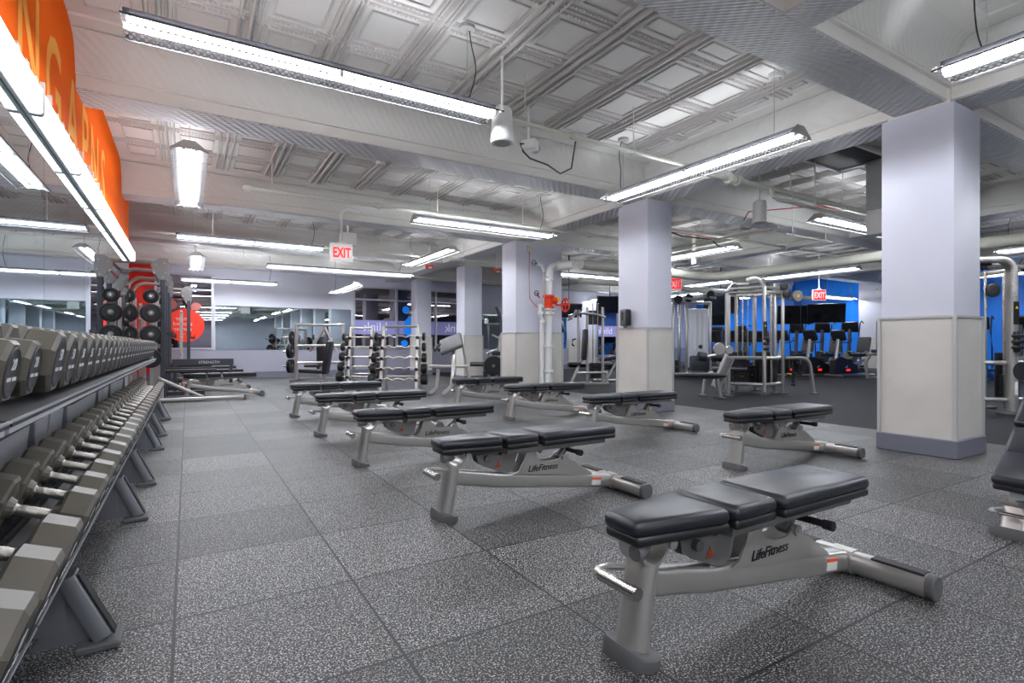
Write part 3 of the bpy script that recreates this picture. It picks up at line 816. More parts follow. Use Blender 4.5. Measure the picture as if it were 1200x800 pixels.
pipe('short white pipe stub right of the dispenser column above the cable towers', [(8.5, 5.3, 2.82), (9.9, 5.3, 2.82)], .02, hx((8.7, 9.7), 5.3, 2.82))
pipe('white conduit above the cable towers running away from the camera', [(8.0, 5.1, 2.84), (8.0, 8.9, 2.84)], .02, [(8.0, 6.6, 2.84)], name='conduit_pipe')
pipe('thin dark conduit sagging right of the dispenser column', [(6.5, 6.5, 3.0), (7.6, 6.7, 2.93), (8.4, 6.7, 2.95), (8.6, 6.7, 2.85), (9.1, 6.7, 2.82)], .012, m='rackd', name='conduit_pipe')
pipe('thin red wire below the third beam right of the dispenser column', [(7.0, 7.2, 3.1), (9.0, 7.4, 3.2), (10.4, 7.5, 3.25)], .008, m='copper', name='cable_run')
pipe('thin red wire along the second beam by the cylinder speaker', [(7.55, 5.4, 2.95), (7.6, 5.35, 3.08), (8.6, 4.9, 3.2), (9.8, 4.6, 3.22)], .009, m='copper', name='cable_run')
pipe('white pipe crossing the ceiling above the light right of the dispenser column', [(6.4, 7.0, 3.12), (15.5, 7.0, 3.12)], .025, hx((7.6, 9.6, 12), 7.0, 3.12))
pipe('white steel channel holding the light right of the dispenser column', [(9.1, 6.4, 3.0), (9.1, 9.3, 3.0)], .022, [(9.1, 6.6, 3.0), (9.1, 9.1, 3.0)], name='support_channel')
pipe('white drop pipe above the multi station', [(9.35, 7.9, 2.72), (9.35, 7.9, 3.5)], .05, name='water_pipe')
pipe('thin white conduit behind the valve column near the far ceiling', [(7.0, 12.4, 2.9), (14.5, 12.4, 2.9)], .022, hx((9, 11.5), 12.4, 2.9), name='conduit_pipe')
# standpipe with its red valve before the wide column
sx, sy = 6.30, 9.0
t = thing('standpipe', 'white standpipe with a red valve and handwheel in front of the wide grey column', 'standpipe', (sx, sy, 0))
b = B(); b.tube([(0, 0, .0), (0, 0, 2.36)]+[(.2-.2*math.cos(math.radians(a)), -.0, 2.36+.24*math.sin(math.radians(a))) for a in range(15, 91, 15)]+[(.36, -.3, 2.6), (.38, -.34, 2.6)], .085, 14)
obj('riser', b, K['white'], t)
b = B()
for z in (.45, .95, 1.62, 2.3): b.cyl((0, 0, z-.025), (0, 0, z+.025), .115 if z > 1 else .1, 16)
b.cyl((0, 0, 1.68), (0, 0, 1.71), .13, 16)
obj('flange', b, K['white'], t)
b = B(); b.lathe((0, 0, 1.72), [(.12, 0), (.12, .03), (.085, .06), (.085, .11), (.1, .14), (.1, .2), (.13, .24), (.13, .27)], 'z', 16); b.cyl((.05, -.02, 1.88), (.16, -.06, 1.88), .07, 12)
obj('valve_body', b, K['valve'], t)
b = B(); b.ring((.33, -.13, 1.79), .13, .018, 'x', 18, 6); b.cyl((.1, -.1, 1.79), (.35, -.13, 1.79), .018, 8); b.box((.33, -.13, 1.79), (.016, .25, .03)); b.box((.33, -.13, 1.79), (.016, .03, .25))
obj('handwheel', b, K['valve'], t, label='red handwheel')
obj('yellow_cap', B().cyl((.16, -.08, 1.9), (.18, -.12, 1.9), .045, 12), K['yellow'], t, label='yellow cap')
b = B(); b.tube([(-.17, 0, 0), (-.17, 0, 1.45), (-.17, -.02, 1.5), (-.24, -.04, 1.6), (-.24, -.04, 1.8)], .042, 10)
for z in (1.45, 1.62, 1.75): b.cyl((-.205+.035*(z < 1.5), -.03, z-.03), (-.205+.035*(z < 1.5), -.03, z+.03), .06, 12)
b.tube([(-.13, -.02, 1.5), (-.12, -.02, 2.45), (-.2, -.05, 2.58), (-.3, -.05, 2.6)], .03, 8)
obj('drain_pipe', b, K['white'], t)
for cx_, cz_, ex_, ez_ in ((-.36, 2.0, -.25, 1.92), (-.42, 2.6, -.3, 2.6)):
    b = B(); b.ring((cx_, -.1, cz_), .05, .01, 'y', 12, 5); b.cyl((cx_, -.1, cz_), (ex_, -.04, ez_), .012, 6); b.box((cx_, -.1, cz_), (.09, .012, .012)); obj('small_handwheel', b, K['rackd'], t)
# wall boxes, speakers, signs
t = thing('soap_dispenser', 'black and grey wipe dispenser on the left face of the second column', 'dispenser', (5.617, 5.97, 1.38))
obj('casing', B().box((-.05, 0, 0), (.1, .15, .25), .025, 3), K['rubberg'], t); obj('cover', B().box((-.052, -.062, .0), (.1, .04, .24), .018, 3), K['plastic'], t)
obj('window', B().box((-.101, .01, .02), (.004, .05, .13), .001, 1), K['plastic'], t); obj('nozzle', B().cyl((-.05, 0, -.15), (-.05, 0, -.12), .03, 12), K['rubberg'], t)
def speaker(label, x, y, z):
    t = thing('ceiling_speaker', label, 'speaker', (x, y, z), 0, 'hanging cylinder speakers')
    obj('speaker_body', B().lathe((0, 0, 0), [(.095, 0), (.102, .01), (.102, .04), (.098, .06), (.088, .28), (.08, .3)], 'z', 24), K['white'], t)
    obj('grille', B().lathe((0, 0, -.004), [(.072, 0), (.076, .006), (.076, .012)], 'z', 24), K['steel'], t)
    obj('hanging_rod', B().cyl((0, 0, .3), (0, 0, ZC-z), .012, 8), K['white'], t)
    b = B(); b.box((0, 0, .31), (.1, .05, .02)); obj('bracket', b, K['white'], t)
speaker('white cylinder speaker hanging at the end of the nearest long light', 2.36, 4.08, 2.74)
speaker('white cylinder speaker hanging behind the coupled pipe left of the near column', 7.0, 4.75, 2.72)
t = thing('ceiling_speaker', 'small white box speaker under the second beam beside the exit sign', 'speaker', (2.45, 9.75, 2.86))
obj('speaker_body', B().box((0, 0, 0), (.26, .2, .22), .015, 2), K['white'], t); obj('grille', B().box((0, -.103, 0), (.2, .006, .17)), K['white'], t); obj('mounting_yoke', B().box((0, 0, .19), (.03, .03, .16)), K['white'], t)
def exit_sign(label, x, y, z, rz, face, w=.36, h=.29):
    t = thing('exit_sign', label, 'exit sign', (x, y, z), rz, 'hanging exit signs')
    red = face == 'red'
    obj('sign_case', B().box((0, 0, 0), (w, .05, h), .008, 2), K['exitw'], t)
    f = obj('sign_face', B().box((0, -.0265, 0), (w-.03, .004, h-.03)), K['exitf' if red else 'exitw'], t)
    text_obj('lettering', 'EXIT', h*.78, K['label' if red else 'exitr'], f, basis((0, -.031, -h*.28), (1, 0, 0), (0, 0, 1)) @ Matrix.Scale(.62, 4, (1, 0, 0)), .002, bold=.006)
    b = B(); b.cyl((0, 0, h/2), (0, 0, h/2+.02), .07, 16); b.cyl((0, 0, h/2+.02), (0, 0, h/2+.05), .03, 12); obj('mounting_canopy', b, K['white'], t)
    return t
e1 = exit_sign('lit EXIT sign with red letters hanging from a bent tube under the second beam', 2.16, 9.0, 2.49, 0, 'w')
b = B(); b.tube([(0, 0, .17), (0, 0, .62), (.02, .0, .68), (.08, .02, .72), (.3, .05, .72)], .022, 10); obj('bent_conduit', b, K['white'], e1)
e2 = exit_sign('small red EXIT sign hanging before the television at the blue wall', 14.6, 8.15, 2.32, math.radians(-31), 'red')
obj('hanging_rod', B().cyl((0, 0, .15), (0, 0, ZC-2.32), .012, 8), K['white'], e2)
e3 = exit_sign('small red EXIT sign half hidden by the right edge of the dispenser column', 10.42, 9.42, 2.5, math.radians(-31), 'red')
obj('hanging_rod', B().cyl((0, 0, .15), (0, 0, ZC-2.5), .012, 8), K['white'], e3)
# emergency flood light with its black cord
t = thing('flood_light', 'small white flood light with a black cord under the tin ceiling', 'flood light', (3.15, 4.85, 3.12))
b = B(); b.box((0, 0, .0), (.13, .16, .1), .01, 2, rz=.6); obj('lamp_box', b, K['white'], t)
b = B(); b.cyl((.06, .02, -.0), (.12, .05, -.01), .05, 14); obj('lamp_lens', b, K['steel'], t)
b = B(); b.box((-.02, 0, .22), (.02, .02, .4)); obj('mounting_stem', b, K['white'], t)
pts = [V((-.08, 0, 0)), V((-.14, -.03, -.02)), V((-.12, -.05, -.1)), V((0, 0, -.14)), V((.3, .1, -.13)), V((.55, .2, -.16)), V((.75, .25, -.05)), V((.85, .3, .3))]
obj('power_cord', B().tube(pts, .009, 6), K['plastic'], t)
# grey junction box over the wide column
t = thing('junction_box', 'cream junction box with a wire at the top of the wide column', 'junction box', (5.93, 9.16, 2.92)); obj('box_cover', B().box((0, 0, 0), (.09, .06, .13), .006, 1), K['cream'], t)
obj('wire', B().tube([(0, -.01, -.06), (-.02, -.03, -.5), (-.02, -.05, -1.0), (.1, -.08, -1.15), (.2, -.1, -1.2)], .006, 6), K['copper'], t)
# access hole, its darkness a black panel, and duct left of the near column
t = thing('ceiling_vent', 'ceiling vent, dark opening painted black, with a white frame left of the near column', 'vent', (7.55, 3.85, ZC-.03))
obj('vent_dark_panel', B().box((0, 0, 0), (.86, .62, .05)), K['black'], t)  # solid panel, its black stands for the dark inside the hole
b = B()
for y in (-.33, .33): b.box((0, y, -.02), (.95, .04, .05))
for x in (-.45, .45): b.box((x, 0, -.02), (.04, .7, .05))
obj('vent_frame', b, K['white'], t)
t = thing('duct_box', 'galvanised vertical duct with a white box hanging beside the near column', 'duct', (8.05, 3.7, 2.55))
obj('ceiling_mount', B().cyl((0, 0, .95), (0, 0, ZC-2.55), .02, 8), K['white'], t)
obj('duct', B().box((0, 0, .62), (.2, .2, .72), .004, 1), K['steel'], t); b = B()
for z in (.35, .6, .85): b.box((0, 0, z), (.215, .215, .02))
obj('duct_seam', b, K['steel'], t); obj('speaker_box', B().box((.02, 0, .1), (.2, .22, .36), .012, 2), K['white'], t)
# emergency light on the pier
t = thing('emergency_light', 'white twin head emergency light high on the grey pier by the blue wall', 'emergency light', (X1-.42, 9.3, 2.75), 0)
obj('battery_case', B().box((-.05, 0, 0), (.1, .34, .2), .012, 2), K['white'], t)
for y in (-.12, .12): obj('lamp_head', B().lathe((-.05, y, .15), [(.03, 0), (.06, -.07), (.06, -.09)], 'x', 14), K['silver'], t)
for x, y, lb in ((4.75, 3.05, 'round smoke detector by the first beam near the pale ceiling patch'), (1.1, 6.9, 'round smoke detector above the second beam, left of the exit sign'), (2.3, 7.35, 'round smoke detector above the light in front of the second beam')):
    t = thing('smoke_detector', lb, 'smoke detector', (x, y, ZC-.05)); obj('base', B().lathe((0, 0, 0), [(.06, .0), (.07, .02), (.07, .05)], 'z', 20), K['white'], t); obj('sensor', B().lathe((0, 0, -.02), [(.03, 0), (.045, .012), (.05, .02)], 'z', 16), K['steel'], t)
for x, y, lb in ((5.1, 12.4, 'red strobe alarm on the beam left of the fourth column'), (6.9, 12.2, 'red strobe alarm on the beam right of the fourth column')):
    t = thing('fire_alarm', lb, 'fire alarm', (x, y, 2.9)); obj('alarm_case', B().box((0, 0, 0), (.2, .08, .1), .012, 2), K['valve'], t); obj('strobe', B().box((0, -.05, -.03), (.1, .03, .04), .006, 1), K['white'], t); obj('stem', B().cyl((0, 0, .05), (0, 0, .65), .012, 6), K['white'], t)
# ------------------------------------------------------------------ half racks and plates on the left
def plate(label, x, y, z, r, axis='y', group='weight plates on the left racks', w=.035, hub=True):
    t = thing('weight_plate', label, 'weight plate', (x, y, z), 0, group)
    if axis == 'x': t.rotation_euler = (0, 0, PI/2)
    b = B(); b.washer([(.028, -w/2), (.07, -w/2), (.08, -w/2+.008), (r-.035, -w/2+.008), (r-.025, -w/2-.004), (r, -w/2), (r, w/2), (r-.025, w/2+.004), (r-.035, w/2-.008), (.08, w/2-.008), (.07, w/2), (.028, w/2)])
    obj('disc', b, K['iron'], t, ang=25)
    obj('hub', B().washer([(.027, -w/2-.012), (.045, -w/2-.01), (.045, w/2+.01), (.027, w/2+.012)], 14), K['silverd'], t)
    return t
def half_rack(label, loc):
    r = thing('squat_rack', label, 'squat rack', loc, 0, 'squat racks along the left wall')
    for y in (-.58, .58):
        u = obj('upright', B().box((0, y, 1.1), (.075, .075, 2.2), .008, 1), K['rackd'], r)
        b = B()
        for k in range(22): b.cyl((.036, y, .4+.08*k), (.0395, y, .4+.08*k), .012, 8)
        obj('pin_hole', b, K['black'], u)
        b = B(); b.prism([(-.05, 2.08), (.055, 2.08), (.075, 2.2), (.075, 2.44), (-.06, 2.44), (-.17, 2.36), (-.17, 2.3)], y-.05, y-.042); b.prism([(-.05, 2.08), (.055, 2.08), (.075, 2.2), (.075, 2.44), (-.06, 2.44), (-.17, 2.36), (-.17, 2.3)], y+.042, y+.05)
        g = obj('gusset_plate', b, K['silverd'], r, smooth=False)
        b = B()
        for x, z in ((-.1, 2.33), (.02, 2.36), (.04, 2.2), (0, 2.12)): b.cyl((x, y-.056, z), (x, y-.05, z), .012, 8)
        obj('bolt_head', b, K['steel'], g)
        b = B(); b.tube([(-.1, y, 2.36)]+[(-.45+.25*math.sin(math.radians(a)), y, 2.12+.25*math.cos(math.radians(a))) for a in range(15, -91, -15)]+[(-.7, y, 1.2), (-.72, y, .1)], .035, 10)
        obj('rear_frame', b, K['silver'], r)
        obj('base_rail', B().box((-.05, y, .05), (1.4, .08, .08), .01, 1), K['rackd'], r)
        obj('bar_hook', B().prism([(.03, 1.15), (.14, 1.13), (.14, 1.22), (.12, 1.22), (.12, 1.17), (.05, 1.18), (.05, 1.3), (.03, 1.3)], y-.03, y+.03), K['plastic'], r)
        for x in (-.16, -.48): obj('storage_post', B().box((x, y, .97), (.06, .06, 1.74), .006, 1), K['silver'], r)
    b = B()
    for z in (2.38, 2.2): b.tube([(-.12, -.58, z), (-.12, .58, z)], .024, 8)
    obj('pull_up_bar', b, K['silver'], r)
    obj('cross_brace', B().box((-.7, 0, .25), (.06, 1.1, .08), .006, 1), K['silver'], r)
    obj('safety_tray', B().box((.42, -.5, .52), (.78, .1, .06), .01, 1), K['plastic'], r); obj('safety_tray', B().box((.42, .5, .52), (.78, .1, .06), .01, 1), K['plastic'], r)
    for y in (-.62, .62):
        for x in (-.16, -.48):
            for z in (.75, 1.15, 1.5, 1.78): obj('plate_peg', B().cyl((x, y, z), (x, y*1.42, z), .02, 8), K['chrome'], r)
    return r
h0 = half_rack('nearest dark squat rack with silver top plates at the end of the mirrors', (-.36, 11.5, 0))
dup(h0, (-.36, 14.15, 0), label='middle dark squat rack, just beyond the nearest one')
dup(h0, (.02, 16.35, 0), label='farthest squat rack, standing before the round red window sign')
pn = 0
for x, dz in ((-.52, 0), (-.84, 1)):
    for z, rr in ((.75, .155), (1.15, .155), (1.5, .155), (1.78, .115)):
        for k in range(2):
            pn += 1
            pos = 'upper' if z > 1.6 else 'upper middle' if z > 1.4 else 'lower middle' if z > 1 else 'lowest'
            plate('black plate on the nearest squat rack, %s post, %s peg, %s' % ('front' if dz == 0 else 'rear', pos, ('outer', 'inner')[k]), x, 11.5-.82+.066*k, z, rr)
for k, (y, z, rr) in enumerate(((13.36, 1.15, .155), (13.36, .75, .155), (13.36, 1.5, .155))):
    plate('black plate hanging on the middle squat rack, %s' % ('at mid height', 'lowest', 'topmost')[k], -.52, y, z, rr)
# deadlift style base boards seen behind the benches
for x, y, w, lb in ((.28, 12.75, 1.3, 'grey lettered rack guard board between the nearest and middle squat racks'),):
    t = thing('rack_guard', lb, 'rack guard', (x, y, 0))
    obj('guard_board', B().box((0, 0, .62), (1.1, .05, .14), .01, 1), K['rackd'], t)
    text_obj('guard_lettering', 'STRENGTH', .075, K['print'], t, basis((.1, -.028, .595), (1, 0, 0), (0, 0, 1)), .001)
    for s in (-.5, .5): obj('leg', B().box((s, 0, .28), (.06, .06, .56)), K['rackd'], t); obj('foot', B().box((s, 0, .01), (.1, .2, .02)), K['rubberg'], t)
t = thing('floor_trainer', 'pale grey triangular bench frame on the floor at the end of the dumbbell rack', 'bench frame', (-.12, 10.75, 0))
b = B(); b.sweep([(-.4, 0, .05), (1.0, 0, .05)], rrect(.07, .06, .012, 2)); obj('base_rail', b, K['silver'], t)
b = B(); b.sweep([(-.3, 0, .42), (.35, 0, .07)], rrect(.06, .05, .01, 2)); b.sweep([(-.25, 0, .08), (-.25, 0, .38)], rrect(.06, .05, .01, 2), up=(1, 0, 0)); obj('brace', b, K['silver'], t)
obj('toe_cap', B().box((1.0, 0, .045), (.04, .09, .085), .012, 2), K['rubberg'], t)
# ------------------------------------------------------------------ background machines; each stands turned to face the camera's aisle
YAW = math.radians(-31.1)
def weight_stack(t, x, y, z0=.18, n=11, w=.2, dp=.12):
    b = B()
    for i in range(n): b.box((x, y, z0+.034*i), (w, dp, .029), .003, 1)
    obj('weight_stack', b, K['iron'], t)
    b = B()
    for s in (-.06, .06): b.cyl((x+s, y, .1), (x+s, y, 2.0), .011, 8)
    obj('guide_rod', b, K['chrome'], t)
    obj('selector_pin', B().cyl((x, y-dp/2, z0+.17), (x, y-dp/2-.05, z0+.17), .01, 8), K['yellow'], t)
def pulley(t, c, r=.06, ax='y'):
    b = B(); b.lathe(c, [(r*.3, -.016), (r*.9, -.016), (r, -.012), (r*.86, 0), (r, .012), (r*.9, .016), (r*.3, .016)], ax, 20); obj('pulley', b, K['plastic'], t)
def arch(x0, x1, z, r, y, n=6):
    return [(x0, y, .06)]+[(x0+r-r*math.cos(math.radians(a)), y, z-r+r*math.sin(math.radians(a))) for a in range(0, 91, 15)]+[(x1-r+r*math.sin(math.radians(a)), y, z-r+r*math.cos(math.radians(a))) for a in range(0, 91, 15)]+[(x1, y, .06)]
# multi station: local x runs right in the photo, y away
m = thing('cable_station', 'silver multi station cable machine with curved posts between the two near columns', 'cable machine', (9.778, 6.832, 0), YAW)
for nm, x, y, top in (('post', .07, -.45, 2.3), ('post', -.58, -.05, 2.2)):
    b = B(); b.sweep([(x, y, .05), (x, y, top-.25)]+[(x+(.22 if x < 0 else -.1)*(1-math.cos(math.radians(a))), y+.25*(0 if x < 0 else 1)*(1-math.cos(math.radians(a))), top-.25+.25*math.sin(math.radians(a))) for a in (20, 40, 60, 80, 90)]+[(x+(.5 if x < 0 else -.12), y+(.0 if x < 0 else .5), top)], rrect(.065 if x < 0 else .085, .065, .02, 3), up=(0, 1, 0) if x < 0 else (1, 0, 0))
    obj(nm, b, K['silver'], m)
for x, y in ((.5, -.1), (.62, -.2), (-.1, .5), (.35, .5), (-.3, .45)):
    obj('post', B().box((x, y, 1.1), (.06, .06, 2.2), .012, 2), K['silver'], m)
obj('post', B().cyl((.36, -.2, .1), (.36, -.2, 2.1), .035, 12), K['chrome'], m)
b = B()
for z in (2.1, 2.02): b.tube([(-.55, -.05, z), (.07, -.43, z), (.6, -.15, z), (.35, .5, z), (-.3, .45, z), (-.55, -.05, z)], .025, 8)
obj('top_frame', b, K['silver'], m)
b = B()
for z in (.72, .2): b.tube([(-.55, -.05, z), (.07, -.42, z), (.6, -.15, z)], .032, 8)
b.tube([(-.5, 0, .2), (-.3, .45, .2), (.35, .5, .2), (.6, -.15, .2)], .03, 8)
obj('base_frame', b, K['silver'], m)
for x, y in ((-.28, -.08), (.34, -.1)): weight_stack(m, x, y, w=.36, n=15)
for x in (-.28, .34): obj('stack_cover', B().box((x, .05, .5), (.42, .03, .66), .008, 1), K['plastic'], m)
for x, y in ((-.05, .42), (.2, .42)): weight_stack(m, x, y)
for c in ((-.42, -.08, 2.12), (.25, -.22, 2.12), (.62, -.25, 2.14), (.66, -.3, 1.98), (-.2, .4, 2.12)): pulley(m, c, .085)
obj('placard', B().box((.07, -.49, 1.28), (.08, .008, .3), .002, 1), K['black'], m); obj('placard_triangle', tri(.07, -.495, 1.33, .022), K['yellow'], m)
b = B()
for z in (.9, 1.0, 1.1): b.box((.07, -.52, z), (.11, .07, .06), .015, 2)
obj('storage_hook', b, K['plastic'], m)
b = B(); b.tube([(.66, -.25, .72), (1.02, -.25, .72)]+[(1.02+.2*math.sin(math.radians(a)), -.25, .52+.2*math.cos(math.radians(a))) for a in (20, 40, 60, 80)]+[(1.3, -.25, .03)], .034, 10)
obj('attachment_rail', b, K['silver'], m)
for x, y in ((.07, -.45), (-.58, -.05), (.5, -.1), (.62, -.2), (1.3, -.25), (-.3, .45), (.35, .5)): obj('foot', B().box((x, y, .012), (.16, .12, .024), .006, 1), K['rubberg'], m)
obj('lat_bar', B().tube([(-.75, -.3, 2.0), (-.5, -.3, 2.06), (-.1, -.3, 2.06), (.1, -.3, 2.0)], .014, 8), K['chrome'], m)
q0 = V((.86, -.34, 1.93))
b = B(); b.lathe(q0, [(.03, -.05), (.1, -.05), (.115, -.03), (.115, .03), (.1, .05), (.03, .05)], 'y', 24)
h_ = obj('pulley_housing', b, K['silverd'], m); obj('hub_cap', B().cyl(q0+V((0, -.05, 0)), q0+V((0, -.058, 0)), .03, 14), K['yellow'], h_, label='yellow hub cap')
obj('pulley_arm', B().tube([q0+V((-.05, .06, 0)), q0+V((-.26, .12, .04))], .025, 8), K['silver'], m); obj('cable', B().cyl(q0+V((.08, 0, -.05)), q0+V((.08, 0, -.55)), .006, 6), K['plastic'], m)
obj('cable_handle', B().tube([q0+V(p) for p in ((.08, 0, -.55), (.05, 0, -.68), (.11, 0, -.68), (.08, 0, -.55))], .012, 6), K['plastic'], m)
m.scale = (.88, 1, 1)
mx, my = (9.778, 6.832, 0)[:2]
def loc_of(u, w, z=0.): u *= .88; c, s = math.cos(YAW), math.sin(YAW); return (mx+u*c-w*s, my+u*s+w*c, z)
for i, (u, kind) in enumerate(((.74, 'yellow grip'), (.82, 'rope'), (.9, 'triangle'), (.97, 'strap'), (1.04, 'triangle'))):
    lb = '%s cable attachment hanging on the multi station rail, %s from its post' % (kind, ORD[i])
    t = thing('cable_attachment', lb, 'cable handle', loc_of(u, -.25, 0), YAW, 'cable attachments on the rail')
    z1 = .668
    if kind == 'triangle':
        obj('frame', B().tube([(0, 0, z1), (-.026, 0, z1-.22), (.026, 0, z1-.22), (.0, 0, z1)], .009, 6), K['plastic'], t); obj('grip', B().cyl((0, -.06, z1-.25), (0, .06, z1-.25), .016, 8), K['rubber'], t)
    elif kind == 'rope':
        for s in (-1, 1): obj('rope_end', B().tube([(0, 0, z1), (s*.012, 0, z1-.2), (s*.016, 0, z1-.45)], .014, 8), K['plastic'], t)
        obj('knob', B().box((0, 0, z1-.48), (.05, .11, .05), .015, 2), K['plastic'], t)
    else:
        obj('strap', B().box((0, 0, z1-.13), (.03, .008, .26)), K['plastic'], t); obj('grip', B().cyl((0, -.06, z1-.27), (0, .06, z1-.27), .018, 8), K['yellow' if 'yellow' in kind else 'rubber'], t)
# leg machine on the left of the multi station
m = thing('leg_machine', 'seated leg machine with a slanted grey shin pad beside the multi station', 'leg machine', (8.792, 6.726, 0), YAW)
b = B(); b.sweep([(.12, 0, .75), (-.15, 0, .16)], rrect(.2, .07, .02, 3), up=(0, 1, 0)); obj('slanted_arm', b, K['silver'], m)
b = B(); b.sweep([(.1, -.06, .72), (-.1, -.06, .3)], rrect(.12, .03, .01, 2), up=(0, 1, 0)); obj('arm_cover', b, K['silverd'], m)
b = B(); b.lathe((-.1, -.04, .9), [(.05, -.03), (.11, -.03), (.12, 0), (.11, .03), (.05, .03)], 'y', 24); b.lathe((.1, -.02, .88), [(.05, -.03), (.07, -.03), (.08, 0), (.07, .03), (.05, .03)], 'y', 24); obj('cam_wheel', b, K['silver'], m)
b = B(); b.cyl((-.52, -.1, .76), (-.38, -.1, .74), .09, 16); obj('roller_pad', b, K['vinyl'], m)
b = B(); b.tube([(-.38, -.05, .74), (-.1, -.02, .8), (.05, 0, .9)], .025, 8); b.tube([(-.2, 0, .45), (-.35, 0, .4), (-.4, 0, .04)], .03, 8); b.tube([(.1, 0, .7), (.1, 0, .04)], .035, 8); obj('frame', b, K['silver'], m)
for x in (-.4, .1): obj('foot', B().box((x, 0, .012), (.1, .3, .024), .006, 1), K['rubberg'], m)
obj('seat_pad', B().box((.3, .25, .5), (.4, .35, .08), .03, 3), K['vinyl'], m)
# right cable machine beyond the near column
m = thing('cable_station', 'silver cable machine with an arched post at the right edge behind the near column', 'cable machine', (10.018, 3.008, 0), YAW)
b = B(); b.sweep([(0, -.2, .04), (0, -.2, 1.98)]+[(-.18+.18*math.cos(math.radians(a)), -.2, 1.98+.2*math.sin(math.radians(a))) for a in (20, 40, 60, 80, 90)]+[(-.45, -.15, 2.18)], rrect(.105, .12, .03, 3), up=(0, 1, 0)); obj('arched_post', b, K['silver'], m)
for x, y in ((-.3, .05), (-.2, .0), (.3, .1), (.13, .05), (.22, .05), (-.32, .7), (.3, .7)): obj('guide_rod', B().cyl((x, y, .05), (x, y, 2.05), .026 if abs(x) > .25 else .018, 10), K['chrome'], m)
for z in (.72, .2, 2.08): obj('frame_rail', B().tube([(-.4, -.05, z), (0, -.17, z), (.5, -.05, z)], .03, 8), K['silver'], m)
obj('top_frame', B().tube([(-.35, 0, 2.08), (-.35, .7, 2.08), (.35, .7, 2.08), (.35, 0, 2.08)], .03, 8), K['silver'], m)
for x in (-.24, .3): obj('stack_cover', B().box((x, .24, .5), (.3, .03, .72), .008, 1), K['plastic'], m)
weight_stack(m, -.24, .15, w=.26); weight_stack(m, .3, .2, w=.26)
for c in ((-.3, -.1, 2.14), (.35, -.05, 2.12), (-.2, -.12, 1.75)): pulley(m, c, .1)
obj('placard', B().box((0, -.265, 1.42), (.075, .008, .32), .002, 1), K['black'], m); obj('placard_triangle', tri(0, -.27, 1.48, .02), K['yellow'], m)
b = B()
for z in (.94, 1.02, 1.1): b.box((0, -.3, z), (.15, .09, .05), .018, 2)
b.box((-.02, -.29, 1.02), (.06, .06, .3), .015, 2); obj('storage_hook', b, K['plastic'], m)
obj('warning_sticker', B().box((0, -.262, .37), (.04, .004, .18)), K['label'], m)
text_obj('lettering', 'LifeFitness', .1, K['print'], m, basis((.012, -.262, 1.86), (0, 0, 1), (-1, 0, 0)), .001, .2)
obj('foot', B().box((0, -.2, .015), (.3, .2, .03), .008, 1), K['rubberg'], m); obj('foot', B().box((0, .55, .015), (.8, .16, .03), .008, 1), K['rubberg'], m)
# roller pad machine poking in at the right edge
m = thing('roller_machine', 'machine with a black roller pad poking in at the right edge of the frame', 'exercise machine', (6.673, 1.697, 0), YAW)
obj('roller_pad', B().sweep([(-.24, -.05, .735), (.22, -.05, .735)], circ(.085, 20)), K['vinyl'], m); b = B(); b.cyl((.22, -.05, .735), (.4, -.05, .735), .02, 8); b.tube([(.36, -.05, .735), (.36, .1, .4), (.36, .1, .04)], .03, 8); obj('arm', b, K['silver'], m)
obj('foot', B().box((.36, .1, .012), (.12, .5, .024), .006, 1), K['rubberg'], m)
# white shrouded tower
m = thing('cable_tower', 'cable tower with a pearl white shroud right of the dispenser column', 'cable machine', (12.599, 10.502, 0), YAW)
obj('shroud', B().box((-.02, 0, 1.16), (.56, .25, 1.7), .04, 3), K['shroud'], m)
b = B()
for x in (-.13, 0, .13): b.box((x, -.128, 1.35), (.05, .01, 1.05), .004, 1)
obj('shroud_rib', b, K['white'], m)
obj('lower_cover', B().box((0, -.03, .45), (.58, .26, .45), .06, 3), K['rackd'], m); obj('dial', B().cyl((.02, -.13, .92), (.02, -.16, .92), .06, 14), K['rackd'], m)
for x in (-.34, .34, -.55, -.72): obj('post', B().box((x, -.02, 1.1), (.07, .08, 2.2), .012, 2), K['silver' if x != -.55 else 'chrome'], m)
b = B(); b.tube([(-.75, 0, 2.18), (.36, 0, 2.18)], .045, 8); b.tube([(-.5, -.3, 2.3), (-.2, -.2, 2.28), (.2, -.15, 2.34), (.4, -.3, 2.3)], .03, 8); b.tube([(-.75, 0, .1), (.36, 0, .1)], .04, 8); obj('frame', b, K['silver'], m)
for c in ((.3, -.2, 2.4), (-.3, -.1, 2.32), (-.6, -.1, 2.28)): pulley(m, c, .12)
weight_stack(m, -.62, .02, w=.18)
obj('roller_pad', B().sweep([(.3, -.3, .62), (.75, -.3, .6)], circ(.11, 16)), K['vinyl'], m); obj('roller_arm', B().tube([(.3, -.1, .5), (.4, -.3, .61)], .03, 8), K['silver'], m); obj('base', B().box((-.1, 0, .03), (1.2, .6, .06), .01, 1), K['silver'], m)
